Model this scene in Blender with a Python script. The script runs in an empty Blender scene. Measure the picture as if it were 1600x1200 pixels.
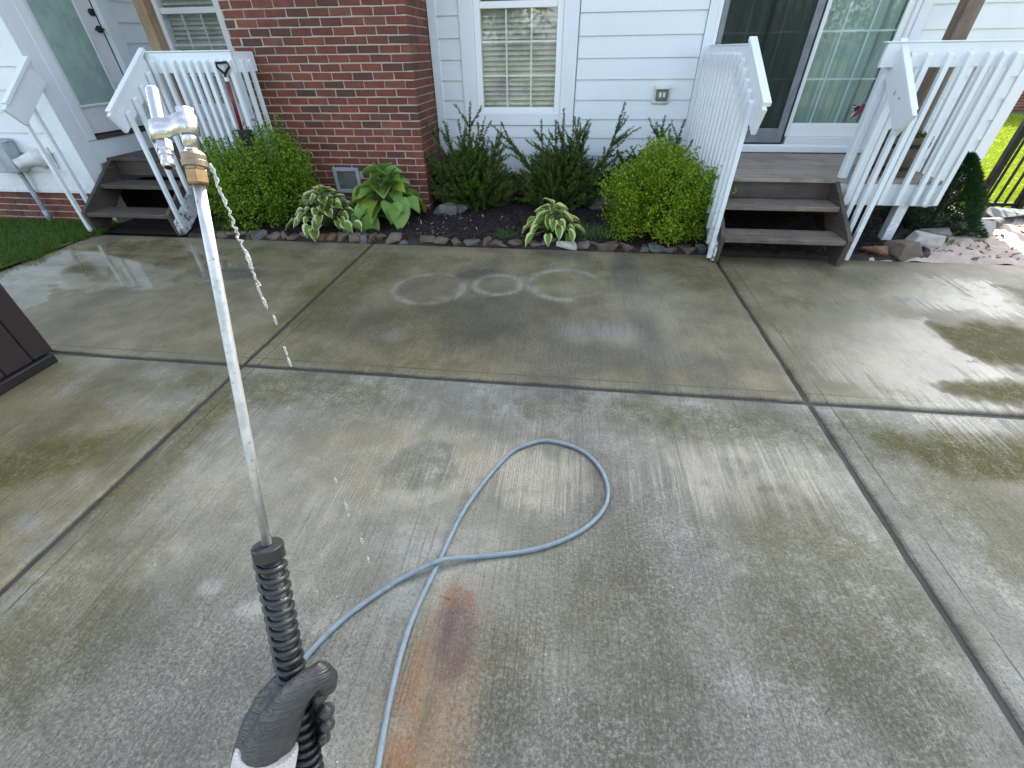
import bpy, math, random
import numpy as np
from mathutils import Vector, Matrix, Euler

random.seed(7); rng = np.random.default_rng(11)
scn = bpy.context.scene
COL = scn.collection

# ------------------------------------------------------------------ camera
RM = np.array([[0.99220439, 0.12405799, -0.01183476],
               [0.0666578, -0.60855406, -0.79070772],
               [-0.1052957, 0.78375479, -0.61207944]])
CAM = np.array([0.0, 0.0, 1.63]); FPX = 672.0
cd = bpy.data.cameras.new('camera'); cam = bpy.data.objects.new('camera', cd); COL.objects.link(cam)
cd.sensor_fit = 'HORIZONTAL'; cd.sensor_width = 36.0; cd.lens = FPX / 1600 * 36.0
cd.clip_start = 0.02; cd.clip_end = 600
r, u, b = RM[0], -RM[1], -RM[2]
cam.matrix_world = Matrix(((r[0], u[0], b[0], CAM[0]), (r[1], u[1], b[1], CAM[1]), (r[2], u[2], b[2], CAM[2]), (0, 0, 0, 1)))
scn.camera = cam

# ------------------------------------------------------------------ sky, sun, exposure
SUN_EL = math.radians(34); SUN_AZ = math.radians(12)       # azimuth from +Y (behind the house) towards +X
w = bpy.data.worlds.new('World'); scn.world = w; w.use_nodes = True
nt = w.node_tree; nt.nodes.clear()
sky = nt.nodes.new('ShaderNodeTexSky'); sky.sky_type = 'NISHITA'; sky.sun_disc = False
sky.sun_elevation = SUN_EL; sky.sun_rotation = SUN_AZ
sky.air_density = 1.0; sky.dust_density = 2.5; sky.ozone_density = 1.0
bg = nt.nodes.new('ShaderNodeBackground'); bg.inputs[1].default_value = 0.15
wo = nt.nodes.new('ShaderNodeOutputWorld')
bw = nt.nodes.new('ShaderNodeRGBToBW'); veil = nt.nodes.new('ShaderNodeMix'); veil.data_type = 'RGBA'; veil.inputs[0].default_value = 0.5   # thin even high cloud
nt.links.new(sky.outputs[0], bw.inputs[0]); nt.links.new(sky.outputs[0], veil.inputs[6]); nt.links.new(bw.outputs[0], veil.inputs[7])
nt.links.new(veil.outputs[2], bg.inputs[0]); nt.links.new(bg.outputs[0], wo.inputs[0])
sd = bpy.data.lights.new('sun', 'SUN'); sd.energy = 3.4; sd.angle = math.radians(1.0); sd.color = (1.0, 0.93, 0.82)
sun = bpy.data.objects.new('sun', sd); COL.objects.link(sun)
sv = Vector((math.sin(SUN_AZ) * math.cos(SUN_EL), math.cos(SUN_AZ) * math.cos(SUN_EL), math.sin(SUN_EL)))
sun.rotation_euler = sv.to_track_quat('Z', 'Y').to_euler(); sun.location = (6, 14, 12)
scn.view_settings.view_transform = 'Standard'; scn.view_settings.look = 'None'
scn.view_settings.gamma = 1.0; scn.view_settings.use_curve_mapping = False
scn.view_settings.exposure = 2.52
scn.cycles.max_bounces = 8; scn.cycles.diffuse_bounces = 3; scn.cycles.glossy_bounces = 4; scn.cycles.transmission_bounces = 6; scn.cycles.transparent_max_bounces = 12

# ------------------------------------------------------------------ helpers: meshes and objects
class MB:
    def __init__(s): s.v = []; s.f = []; s.uv = []
    def add(s, vs, fs, uv=None):
        o = len(s.v); s.v += [tuple(p) for p in vs]; s.f += [tuple(i + o for i in f) for f in fs]
        s.uv += (uv if uv else [(0, 0)] * len(vs)); return s
    def hexa(s, p):      # 8 corners: bottom 4 ccw, top 4 ccw
        return s.add(p, [(3, 2, 1, 0), (4, 5, 6, 7), (0, 1, 5, 4), (1, 2, 6, 5), (2, 3, 7, 6), (3, 0, 4, 7)])
    def box(s, x0, x1, y0, y1, z0, z1):
        return s.hexa([(x0, y0, z0), (x1, y0, z0), (x1, y1, z0), (x0, y1, z0), (x0, y0, z1), (x1, y0, z1), (x1, y1, z1), (x0, y1, z1)])
    def tube(s, pts, rad, n=10, caps=True):
        pts = [Vector(p) for p in pts]; m = len(pts)
        if not hasattr(rad, '__len__'): rad = [rad] * m
        ref = None; vs = []
        for i, p in enumerate(pts):
            t = (pts[min(i + 1, m - 1)] - pts[max(i - 1, 0)]).normalized()
            if ref is None:
                ref = t.cross(Vector((0, 0, 1)))
                if ref.length < .1: ref = t.cross(Vector((1, 0, 0)))
            a = (ref - t * ref.dot(t)).normalized(); bb = t.cross(a); ref = a
            for k in range(n):
                q = 2 * math.pi * k / n
                vs.append(p + (a * math.cos(q) + bb * math.sin(q)) * rad[i])
        fs = [(i * n + k, i * n + (k + 1) % n, (i + 1) * n + (k + 1) % n, (i + 1) * n + k) for i in range(m - 1) for k in range(n)]
        if caps: fs += [tuple(range(n - 1, -1, -1)), tuple((m - 1) * n + k for k in range(n))]
        return s.add(vs, fs)
    def beam(s, p0, p1, up, wd, hd):   # rectangular bar, wd along side, hd along up
        p0, p1, up = Vector(p0), Vector(p1), Vector(up)
        t = (p1 - p0).normalized(); sd_ = t.cross(up).normalized(); up = sd_.cross(t)
        A = [p - sd_ * wd / 2 * i + up * hd / 2 * j for p in (p0, p1) for i, j in ((1, -1), (-1, -1), (-1, 1), (1, 1))]
        return s.add(A, [(3, 2, 1, 0), (4, 5, 6, 7), (0, 1, 5, 4), (1, 2, 6, 5), (2, 3, 7, 6), (3, 0, 4, 7)])
    def prism(s, poly, axis, a0, a1):  # polygon extruded along axis x/y/z
        def mk(p, q):
            return {'x': (q, p[0], p[1]), 'y': (p[0], q, p[1]), 'z': (p[0], p[1], q)}[axis]
        n = len(poly); vs = [mk(p, a0) for p in poly] + [mk(p, a1) for p in poly]
        return s.add(vs, [tuple(range(n - 1, -1, -1)), tuple(range(n, 2 * n))] + [(i, (i + 1) % n, n + (i + 1) % n, n + i) for i in range(n)])
    def sphere(s, c, rad, n=10, m=7, M=None):
        c = Vector(c); rad = Vector(rad) if hasattr(rad, '__len__') else Vector((rad,) * 3); vs = []
        for i in range(m + 1):
            th = math.pi * i / m
            for k in range(n):
                ph = 2 * math.pi * k / n
                v = Vector((rad.x * math.sin(th) * math.cos(ph), rad.y * math.sin(th) * math.sin(ph), rad.z * math.cos(th)))
                vs.append(c + (M @ v if M else v))
        return s.add(vs, [(i * n + k, (i + 1) * n + k, (i + 1) * n + (k + 1) % n, i * n + (k + 1) % n) for i in range(m) for k in range(n)])
    def mesh(s, name, smooth=False, fixn=True):
        me = bpy.data.meshes.new(name); me.from_pydata(s.v, [], s.f)
        if any(q != (0, 0) for q in s.uv):
            l = me.uv_layers.new(name='UVMap'); arr = np.array(s.uv, dtype=np.float32)
            idx = np.empty(len(me.loops), dtype=np.int32); me.loops.foreach_get('vertex_index', idx)
            l.data.foreach_set('uv', arr[idx].ravel())
        if fixn:
            import bmesh
            bm = bmesh.new(); bm.from_mesh(me); bmesh.ops.recalc_face_normals(bm, faces=bm.faces); bm.to_mesh(me); bm.free()
        if smooth: me.polygons.foreach_set('use_smooth', [True] * len(me.polygons))
        me.update(); return me

def np_mesh(name, V, F, smooth=False):
    V = np.asarray(V, dtype=np.float32).reshape(-1, 3); F = np.asarray(F, dtype=np.int32); k = F.shape[1]
    me = bpy.data.meshes.new(name); me.vertices.add(len(V)); me.vertices.foreach_set('co', V.ravel())
    me.loops.add(F.size); me.loops.foreach_set('vertex_index', F.ravel()); me.polygons.add(len(F))
    me.polygons.foreach_set('loop_start', np.arange(0, F.size, k, dtype=np.int32))
    if smooth: me.polygons.foreach_set('use_smooth', np.ones(len(F), dtype=bool))
    me.update(calc_edges=True); return me

def tag(o, label=None, category=None, group=None, kind=None):
    for k, v in (('label', label), ("category", category), ("group", group), ('kind', kind)):
        if v: o[k] = v
    return o
def obj(name, mb, mat, parent=None, smooth=False, bevel=0, loc=None, rot=None, scale=None, **kw):
    me = mb.mesh(name, smooth) if isinstance(mb, MB) else mb
    if mat and not me.materials: me.materials.append(mat)
    o = bpy.data.objects.new(name, me); COL.objects.link(o)
    if parent is not None:
        o.parent = parent
        if parent.type == 'EMPTY' and loc is None: o.location = -Vector(parent.location)
        elif parent.type == 'EMPTY': o.location = Vector(loc) - Vector(parent.location)
        elif loc is not None: o.location = loc
    elif loc is not None: o.location = loc
    if rot is not None: o.rotation_euler = rot
    if scale is not None: o.scale = scale
    if bevel:
        m = o.modifiers.new('bevel', 'BEVEL'); m.width = bevel; m.segments = 1; m.limit_method = 'ANGLE'
    return tag(o, **kw)
def empty(name, loc, label, cat, group=None):
    e = bpy.data.objects.new(name, None); COL.objects.link(e); e.location = loc; e.empty_display_size = .1
    return tag(e, label, cat, group)
def px(x, y, Z):   # a point at photo position (x, y) and axial distance Z metres from the lens
    c = np.array([(x - 800) / FPX * Z, (y - 600) / FPX * Z, Z]); return Vector(CAM + RM.T @ c)

# ------------------------------------------------------------------ helpers: materials
class S:
    def __init__(s, g, k): s.g = g; s.k = k
    def _m(s, op, o=None, rev=False):
        return s.g.math(op, o, s) if rev else s.g.math(op, s, o)
    def __add__(s, o): return s._m('ADD', o)
    __radd__ = __add__
    def __mul__(s, o): return s._m('MULTIPLY', o)
    __rmul__ = __mul__
    def __sub__(s, o): return s._m('SUBTRACT', o)
    def __rsub__(s, o): return s._m('SUBTRACT', o, True)
    def __truediv__(s, o): return s._m('DIVIDE', o)
    def __pow__(s, o): return s._m('POWER', o)
    def abs(s): return s.g.math('ABSOLUTE', s)
    def clamp(s): return s.g.math('ADD', s, 0.0, clamp=True)
class G:
    def __init__(s, name):
        s.m = bpy.data.materials.new(name); s.m.use_nodes = True; s.t = s.m.node_tree; s.t.nodes.clear()
        s.out = s.t.nodes.new('ShaderNodeOutputMaterial'); s.b = None
    def N(s, t, **kw):
        n = s.t.nodes.new(t)
        for k, v in kw.items(): setattr(n, k, v)
        return n
    def set(s, sock, v):
        if v is None: return
        if isinstance(v, S): s.t.links.new(v.k, sock)
        elif isinstance(v, (tuple, list)) and len(v) == 3 and sock.type == 'RGBA': sock.default_value = (*v, 1)
        else: sock.default_value = v
    def math(s, op, a, b=None, c=None, clamp=False):
        n = s.N('ShaderNodeMath', operation=op, use_clamp=clamp); s.set(n.inputs[0], a); s.set(n.inputs[1], b); s.set(n.inputs[2], c)
        return S(s, n.outputs[0])
    def pos(s):
        n = s.N('ShaderNodeNewGeometry'); return S(s, n.outputs['Position'])
    def objc(s): return S(s, s.N('ShaderNodeTexCoord').outputs['Object'])
    def uv(s): return S(s, s.N('ShaderNodeTexCoord').outputs['UV'])
    def island(s): return S(s, s.N('ShaderNodeNewGeometry').outputs['Random Per Island'])
    def orand(s): return S(s, s.N('ShaderNodeObjectInfo').outputs['Random'])
    def xyz(s, v):
        n = s.N('ShaderNodeSeparateXYZ'); s.set(n.inputs[0], v); return [S(s, o) for o in n.outputs]
    def vec(s, x, y, z):
        n = s.N('ShaderNodeCombineXYZ')
        for i, q in enumerate((x, y, z)): s.set(n.inputs[i], q)
        return S(s, n.outputs[0])
    def vscale(s, v, sc):
        n = s.N('ShaderNodeVectorMath', operation='MULTIPLY'); s.set(n.inputs[0], v); n.inputs[1].default_value = sc; return S(s, n.outputs[0])
    def vadd(s, v, o):
        n = s.N('ShaderNodeVectorMath', operation='ADD'); s.set(n.inputs[0], v); s.set(n.inputs[1], o); return S(s, n.outputs[0])
    def noise(s, v, scale, detail=3, rough=.55, dist=0):
        n = s.N('ShaderNodeTexNoise'); s.set(n.inputs['Vector'], v); n.inputs['Scale'].default_value = scale
        n.inputs['Detail'].default_value = detail; n.inputs['Roughness'].default_value = rough; n.inputs['Distortion'].default_value = dist
        return S(s, n.outputs[0])
    def voro(s, v, scale, feat='F1', out=0):
        n = s.N('ShaderNodeTexVoronoi', feature=feat); s.set(n.inputs['Vector'], v); n.inputs['Scale'].default_value = scale
        return S(s, n.outputs[out])
    def step(s, v, a, b, lo=0., hi=1.):
        n = s.N('ShaderNodeMapRange', interpolation_type='SMOOTHSTEP'); s.set(n.inputs[0], v)
        n.inputs[1].default_value = a; n.inputs[2].default_value = b; n.inputs[3].default_value = lo; n.inputs[4].default_value = hi
        return S(s, n.outputs[0])
    def mix(s, f, a, b, mode='MIX'):
        n = s.N('ShaderNodeMix', data_type='RGBA', blend_type=mode); s.set(n.inputs[0], f); s.set(n.inputs[6], a); s.set(n.inputs[7], b)
        return S(s, n.outputs[2])
    def ramp(s, f, stops, const=False):
        n = s.N('ShaderNodeValToRGB'); s.set(n.inputs[0], f); cr = n.color_ramp
        if const: cr.interpolation = 'CONSTANT'
        while len(cr.elements) < len(stops): cr.elements.new(.5)
        for e, (p, c) in zip(cr.elements, stops): e.position = p; e.color = (*c, 1)
        return S(s, n.outputs[0])
    def bump(s, h, strength=.3, dist=.01, normal=None):
        n = s.N('ShaderNodeBump'); n.inputs['Strength'].default_value = strength; n.inputs['Distance'].default_value = dist
        s.set(n.inputs['Height'], h); s.set(n.inputs['Normal'], normal); return S(s, n.outputs[0])
    def pr(s, col, rough=.5, normal=None, metal=0, spec=.5, coat=0, trans=0, ior=None, sheen=0):
        b = s.N('ShaderNodeBsdfPrincipled'); s.b = b
        s.set(b.inputs['Base Color'], col); s.set(b.inputs['Roughness'], rough); s.set(b.inputs['Metallic'], metal)
        s.set(b.inputs['Normal'], normal); s.set(b.inputs['Specular IOR Level'], spec); s.set(b.inputs['Coat Weight'], coat)
        s.set(b.inputs['Transmission Weight'], trans)
        if ior: b.inputs['IOR'].default_value = ior
        s.t.links.new(b.outputs[0], s.out.inputs[0]); return s.m
    def shader_mix(s, f, a, b):
        n = s.N('ShaderNodeMixShader'); s.set(n.inputs[0], f); s.t.links.new(a, n.inputs[1]); s.t.links.new(b, n.inputs[2])
        s.t.links.new(n.outputs[0], s.out.inputs[0]); return n.outputs[0]

def m_paint(name, col=(.74, .76, .77), grain=(3, 60, 60), peel=0.0):
    g = G(name); p = g.pos(); v = g.vscale(p, grain); gr = g.noise(v, 1.0, 4, .6); d = g.noise(p, 2.3, 5, .6); e = g.noise(p, 26, 3)
    c = g.mix(g.step(d, .45, .75, 0, .35), col, tuple(q * k for q, k in zip(col, (.84, .85, .84))))
    c = g.mix(g.step(e, .68, .8, 0, .12), c, (.42, .41, .38))
    zz = g.xyz(p)[2]; c = g.mix(g.step(zz + (d - .5) * .5, .62, .30, 0, .30) * g.step(e, .3, .6), c, (.30, .27, .21)); h = gr
    if grain[0] == 50: c = g.mix(g.step(g.voro(p, 13), .055, .035, 0, .85), c, (.12, .11, .10))
    if peel:
        k = g.noise(p, 18, 6, .7); x, y, z = g.xyz(p)
        low = g.step(z, .0, .45, 1, 0); pm = g.step(k + low * .16 * peel, .63, .66)
        wood = g.ramp(gr, [(.3, (.10, .085, .07)), (.7, (.24, .21, .18))]); c = g.mix(pm, c, wood); h = gr + pm * -1.2
    return g.pr(c, g.step(d, .3, .7, .42, .6), g.bump(h, .18, .004))
M = {}
M['siding'] = m_paint('siding_paint', (.69, .74, .765)); M['trim'] = m_paint('trim_paint', (.70, .75, .79), (40, 40, 4))
M['rail'] = m_paint('rail_paint', (.70, .755, .79), (50, 50, 5)); M['skirt'] = m_paint('skirt_paint', (.68, .73, .76), (60, 8, 60), .8)
def m_vinyl():
    g = G('vinyl'); return g.pr((.78, .8, .81), .35)
M['vinyl'] = m_vinyl()
def m_brick(name):
    g = G(name); rnd = g.math('FRACT', g.orand() + g.island()); p = g.pos()
    n1 = g.noise(p, 9, 4, .6); n2 = g.noise(p, 140, 3, .7); n3 = g.noise(g.vadd(p, (3, 9, 1)), 30, 4, .65)
    c = g.ramp(rnd, [(0, (.060, .030, .021)), (.12, (.12, .036, .021)), (.3, (.165, .043, .024)), (.6, (.205, .054, .029)), (.8, (.140, .038, .022)), (.92, (.24, .080, .045)), (1, (.080, .042, .029))])
    c = g.mix(g.step(n1, .35, .7, 0, .5), c, (.075, .022, .018)); c = g.mix(g.step(n3, .58, .74, 0, .5), c, (.19, .14, .115)); c = g.mix(g.step(g.noise(p, 1.3, 4, .6), .5, .7, 0, .35), c, (.055, .025, .02))
    c = g.mix(g.step(n2, .6, .75, 0, .5), c, (.03, .012, .012))
    return g.pr(c, .78, g.bump(n2 + n3 * .8, .5, .004))
M['brick'] = m_brick('brick_clay')
def m_mortar():
    g = G('mortar'); p = g.pos(); n = g.noise(p, 60, 4, .7); n1 = g.noise(p, 4, 3)
    c = g.mix(n, (.34, .29, .245), (.50, .44, .38)); c = g.mix(g.step(n1, .5, .75, 0, .4), c, (.22, .19, .17))
    return g.pr(c, .9, g.bump(n, .5, .004))
M['mortar'] = m_mortar()
def m_wood(name, lo, hi, axis='x', wet=0., rough=.7):
    g = G(name); p = g.pos(); o = g.orand(); sc = {'x': (1.2, 26, 26), 'y': (26, 1.2, 26), 'z': (26, 26, 1.2)}[axis]
    v = g.vadd(g.vscale(p, sc), g.vec(o * 37., o * 17., o * 71.)); n = g.noise(v, 1.6, 5, .65, .4); f = g.noise(v, 7, 3, .6); bl = g.noise(p, 3.2, 4, .6)
    t = n * .6 + f * .4
    c = g.ramp(t, [(.32, lo), (.62, hi)]); c = g.mix(g.step(bl, .45, .7, 0, .5), c, tuple(q * .55 for q in lo))
    c = g.mix(o * .35, c, tuple(q * .6 for q in hi))
    return g.pr(c, g.step(bl, .3, .7, rough - wet * .35, rough), g.bump(t, .45, .006))
M['deckwood'] = m_wood('weathered_deck', (.12, .098, .078), (.42, .36, .30)); M['stepwood'] = m_wood('wet_step_wood', (.030, .024, .020), (.10, .08, .066), 'x', .7)
M['stringer'] = m_wood('stringer_wood', (.028, .023, .019), (.095, .078, .064), 'y', .5)
M['treadwood'] = m_wood('grey_tread_wood', (.045, .035, .028), (.24, .19, .148), 'x', .4)
M['darktread'] = m_wood('dark_tread_wood', (.034, .028, .024), (.095, .078, .068), 'x', .5)
M['post'] = m_wood('treated_post', (.17, .105, .058), (.34, .235, .145), 'z'); M['postgrey'] = m_wood('brown_post', (.12, .082, .058), (.26, .19, .145), 'z')
M['stave'] = m_wood('stave_wood', (.07, .046, .03), (.19, .135, .095), 'z')
def m_plain(name, col, rough=.5, metal=0, bump=0, scale=200, var=.15, spec=.5):
    g = G(name); p = g.objc(); n = g.noise(p, scale, 3); n2 = g.noise(p, 7, 4, .6)
    c = g.mix(g.step(n2, .35, .7, 0, 1), col, tuple(q * (1 - var * 2) for q in col))
    return g.pr(c, g.step(n2, .3, .7, max(rough - .08, .02), min(rough + .08, 1)), g.bump(n, bump, .002) if bump else None, metal, spec)
M['black_metal'] = m_plain('black_metal', (.007, .007, .007), .6, 0, 0, 200, .15, .25); M['iron'] = m_plain('dark_iron', (.03, .026, .024), .6, .3)
M['grey_plastic'] = m_plain('grey_plastic', (.36, .42, .47), .45); M['white_plastic'] = m_plain('white_plastic', (.72, .73, .70), .4)
M['outlet_clear'] = m_plain('smoky_cover', (.16, .165, .14), .2); M['black'] = m_plain('matt_black', (.012, .012, .012), .8)
M['interior'] = m_plain('interior_dark', (.05, .055, .05), .9); M['bronze'] = m_plain('dark_bronze', (.03, .027, .025), .35, .6)
M['blind'] = m_plain('blind_slat', (.70, .69, .64), .5); M['red'] = m_plain('red_fibreglass', (.19, .016, .014), .4)
M['roof'] = m_plain('shingle', (.06, .058, .055), .9, 0, .5, 30)
M['tub'] = m_plain('tub_panel', (.030, .020, .021), .42, 0, .25, 120, .1); M['tub_base'] = m_plain('tub_base', (.008, .008, .008), .6)
M['screen_frame'] = m_plain('screen_frame', (.21, .23, .26), .45); M['gasket'] = m_plain('black_gasket', (.008, .008, .008), .6)
def m_glass(name, ior=1.55, tint=(.9, .95, .93), rough=0.01):
    g = G(name); fr = g.N('ShaderNodeFresnel'); fr.inputs[0].default_value = ior
    tr = g.N('ShaderNodeBsdfTransparent'); tr.inputs[0].default_value = (*tint, 1)
    gl = g.N('ShaderNodeBsdfGlossy'); gl.inputs['Roughness'].default_value = rough; gl.inputs[0].default_value = (1, 1, 1, 1)
    n = g.noise(g.pos(), 1.3, 2); g.set(gl.inputs['Normal'], g.bump(n, .06, .05))
    bf = S(g, g.N('ShaderNodeNewGeometry').outputs['Backfacing']); g.shader_mix(g.math('MULTIPLY', S(g, fr.outputs[0]) * (1 - bf), 1.5, clamp=True), tr.outputs[0], gl.outputs[0]); return g.m
M['glass'] = m_glass('window_glass', 1.6, (.95, .955, .94))
M['doorglass'] = m_glass('door_glass', 1.52, (.84, .91, .89))
def m_screen():
    g = G('insect_screen'); tr = g.N('ShaderNodeBsdfTransparent'); tr.inputs[0].default_value = (.8, .8, .8, 1)
    d = g.N('ShaderNodeBsdfDiffuse'); d.inputs[0].default_value = (.04, .044, .042, 1)
    g.shader_mix(.33, tr.outputs[0], d.outputs[0]); return g.m
M['screen'] = m_screen()
def m_curtain():
    g = G('curtain'); p = g.pos(); n = g.noise(p, 4, 3); return g.pr(g.mix(n, (.64, .66, .61), (.50, .53, .49)), .9)
M['curtain'] = m_curtain()
M['door_white'] = m_plain('door_paint', (.72, .735, .76), .4, 0, 0, 200, .04); M['frost'] = m_plain('door_blind', (.62, .66, .65), .6, 0, 0, 200, .1)
def m_leaf(name, cols, trans=.3, rough=.45, spec=.4):
    g = G(name); r_ = g.island(); p = g.pos(); n = g.noise(p, 5, 3)
    c = g.ramp(r_ * .75 + n * .25, [(i / (len(cols) - 1), q) for i, q in enumerate(cols)])
    m = g.pr(c, rough, None, 0, spec); t = g.N('ShaderNodeBsdfTranslucent'); g.set(t.inputs[0], c)
    g.shader_mix(trans, g.b.outputs[0], t.outputs[0]); return m
M['boxwood'] = m_leaf('boxwood_leaf', [(0.0710, 0.1446, 0.0087), (0.1396, 0.2411, 0.0109), (0.2158, 0.3278, 0.0153), (0.3301, 0.4243, 0.0196)])
M['boxwood_l'] = m_leaf('boxwood_left_leaf', [(0.0579, 0.1336, 0.0098), (0.1086, 0.2099, 0.0131), (0.1690, 0.2863, 0.0153), (0.2656, 0.3627, 0.0218)])
M['yew'] = m_leaf('yew_needle', [(0.0277, 0.0624, 0.0099), (0.0499, 0.1010, 0.0132), (0.0832, 0.1490, 0.0154), (0.1525, 0.2044, 0.0198)], .15)
M['conifer'] = m_leaf('conifer_needle', [(0.0104, 0.0364, 0.0120), (0.0169, 0.0546, 0.0150), (0.0260, 0.0754, 0.0180), (0.0442, 0.0975, 0.0200)], .15)
M['grass'] = m_leaf('grass_blade', [(0.0375, 0.0893, 0.0070), (0.0562, 0.1260, 0.0084), (0.0750, 0.1575, 0.0126), (0.1063, 0.1785, 0.0210)], .3)
M['lawn'] = m_leaf('lawn_blade', [(0.1376, 0.2204, 0.0067), (0.1926, 0.2784, 0.0101), (0.2477, 0.3132, 0.0118), (0.3302, 0.3596, 0.0210)], .35)
M['weed'] = m_leaf('weed_leaf', [(.05, .11, .03), (.09, .16, .045), (.14, .2, .08)], .3)
M['treeleaf'] = m_leaf('tree_leaf', [(.03, .065, .012), (.05, .10, .015), (.08, .14, .02)], .3)
M['bark'] = m_plain('bark', (.06, .045, .035), .9, 0, .8, 40)
M['twig'] = m_plain('twig', (.085, .07, .04), .85)
def m_hosta(name, centre, centre2, edge, w0, blotch):
    g = G(name); x, y, z = g.xyz(g.uv()); p = g.objc(); o = g.orand(); n = g.noise(g.vadd(p, g.vec(o * 31., o * 7., 0.)), 18, 4, .6)
    au = (x - .5).abs() * 2.0; vein = g.math('SINE', (au * 1.6 + y * 1.2) * 30.) * .5 + .5
    c = g.mix(g.step(n, .35, .65), centre, centre2); c = g.mix(vein * .22, c, tuple(q * .55 for q in centre))
    if blotch: c = g.mix(g.step(o, .8, .88) * g.step(n, .3, .6), c, (.30, .36, .03))
    if edge:
        e = g.math('MAXIMUM', au, (y * 1.0)) ; m = g.step(au + (n - .5) * .42, w0, w0 + .07)
        tipm = g.step(y + (n - .5) * .1, .93, .97); m = g.math('MAXIMUM', m, tipm); c = g.mix(m, c, edge)
    mm = g.pr(c, .42, g.bump(vein, .35, .006), 0, .4); t = g.N('ShaderNodeBsdfTranslucent'); g.set(t.inputs[0], c)
    g.shader_mix(.22, g.b.outputs[0], t.outputs[0]); return mm
M['hosta_var'] = m_hosta('hosta_variegated', (.11, .20, .026), (.17, .27, .035), (.62, .64, .36), .66, False)
M['hosta_var2'] = m_hosta('hosta_wide_margin', (.12, .23, .055), (.18, .30, .065), (.62, .66, .24), .56, False)
M['hosta_green'] = m_hosta('hosta_green', (.18, .33, .075), (.25, .41, .09), None, .7, True)
M['stem'] = m_plain('hosta_stem', (.16, .22, .07), .5)
def m_rock(name, a, b):
    g = G(name); p = g.pos(); o = g.orand(); q = g.vadd(p, g.vec(o * 13., o * 5., o * 9.)); n = g.noise(q, 12, 5, .6); f = g.noise(q, 90, 3)
    c = g.mix(g.step(n, .35, .65), a, b); c = g.mix(g.step(f, .6, .75, 0, .5), c, tuple(k * .4 for k in a))
    return g.pr(c, g.step(n, .3, .7, .45, .8), g.bump(n + f * .3, .6, .01))
ROCKS = [m_rock('stone_tan', (.085, .066, .047), (.15, .12, .088)), m_rock('stone_grey', (.07, .068, .06), (.125, .122, .11)), m_rock('stone_brown', (.07, .046, .032), (.12, .082, .058)),
         m_rock('stone_rust', (.13, .058, .03), (.17, .088, .05)), m_rock('stone_blue', (.08, .09, .092), (.13, .145, .148)), m_rock('stone_white', (.33, .31, .28), (.45, .43, .39))]
def m_mulch():
    g = G('mulch'); p = g.pos(); n = g.noise(p, 45, 5, .7); f = g.noise(p, 9, 3); i = g.island()
    c = g.ramp(n * .5 + i * .5, [(.2, (.008, .0055, .0045)), (.5, (.019, .0125, .010)), (.75, (.040, .027, .021)), (.95, (.10, .075, .06))])
    return g.pr(c, .75, g.bump(n, .8, .02))
M['mulch'] = m_mulch()
def m_sand():
    g = G('sand'); p = g.pos(); n = g.noise(p, 14, 5, .65); f = g.noise(p, 120, 3); s_ = g.noise(g.vscale(p, (9, 22, 9)), 1.4, 4, .6)
    c = g.mix(n, (.40, .32, .26), (.56, .46, .38)); c = g.mix(g.step(s_, .62, .72, 0, .75), c, (.17, .115, .085)); c = g.mix(g.step(f, .65, .75, 0, .6), c, (.12, .09, .07))
    return g.pr(c, .9, g.bump(n + f * .3, .9, .03))
M['sand'] = m_sand()
def m_ground():
    g = G('soil_grass'); p = g.pos(); n = g.noise(p, 3, 5, .6); f = g.noise(p, 60, 3)
    return g.pr(g.mix(n * .6 + f * .4, (.07, .085, .03), (.13, .15, .055)), .95, g.bump(f, .6, .02))
M['ground'] = m_ground()
# patterns of water, algae, stains and painted puddle reflections on the patio, as surface attributes worked out once per vertex
def vnoise(X, Y, seed, octv=4, rough=.55):
    out = 0; amp = 1; tot = 0; T = np.random.default_rng(seed).uniform(0, 1, (128, 128))
    for o in range(octv):
        xi = np.floor(X).astype(int); yi = np.floor(Y).astype(int); fx = X - xi; fy = Y - yi; fx = fx * fx * (3 - 2 * fx); fy = fy * fy * (3 - 2 * fy)
        g_ = lambda i, k: T[(xi + i) % 128, (yi + k) % 128]
        out = out + amp * ((g_(0, 0) * (1 - fx) + g_(1, 0) * fx) * (1 - fy) + (g_(0, 1) * (1 - fx) + g_(1, 1) * fx) * fy); tot += amp; amp *= rough; X = X * 2.03 + 7.1; Y = Y * 2.03 + 3.7
    return out / tot
def sst(v, a, b, lo=0., hi=1.):
    t = np.clip((v - a) / (b - a), 0, 1); t = t * t * (3 - 2 * t); return lo + (hi - lo) * t
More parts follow.
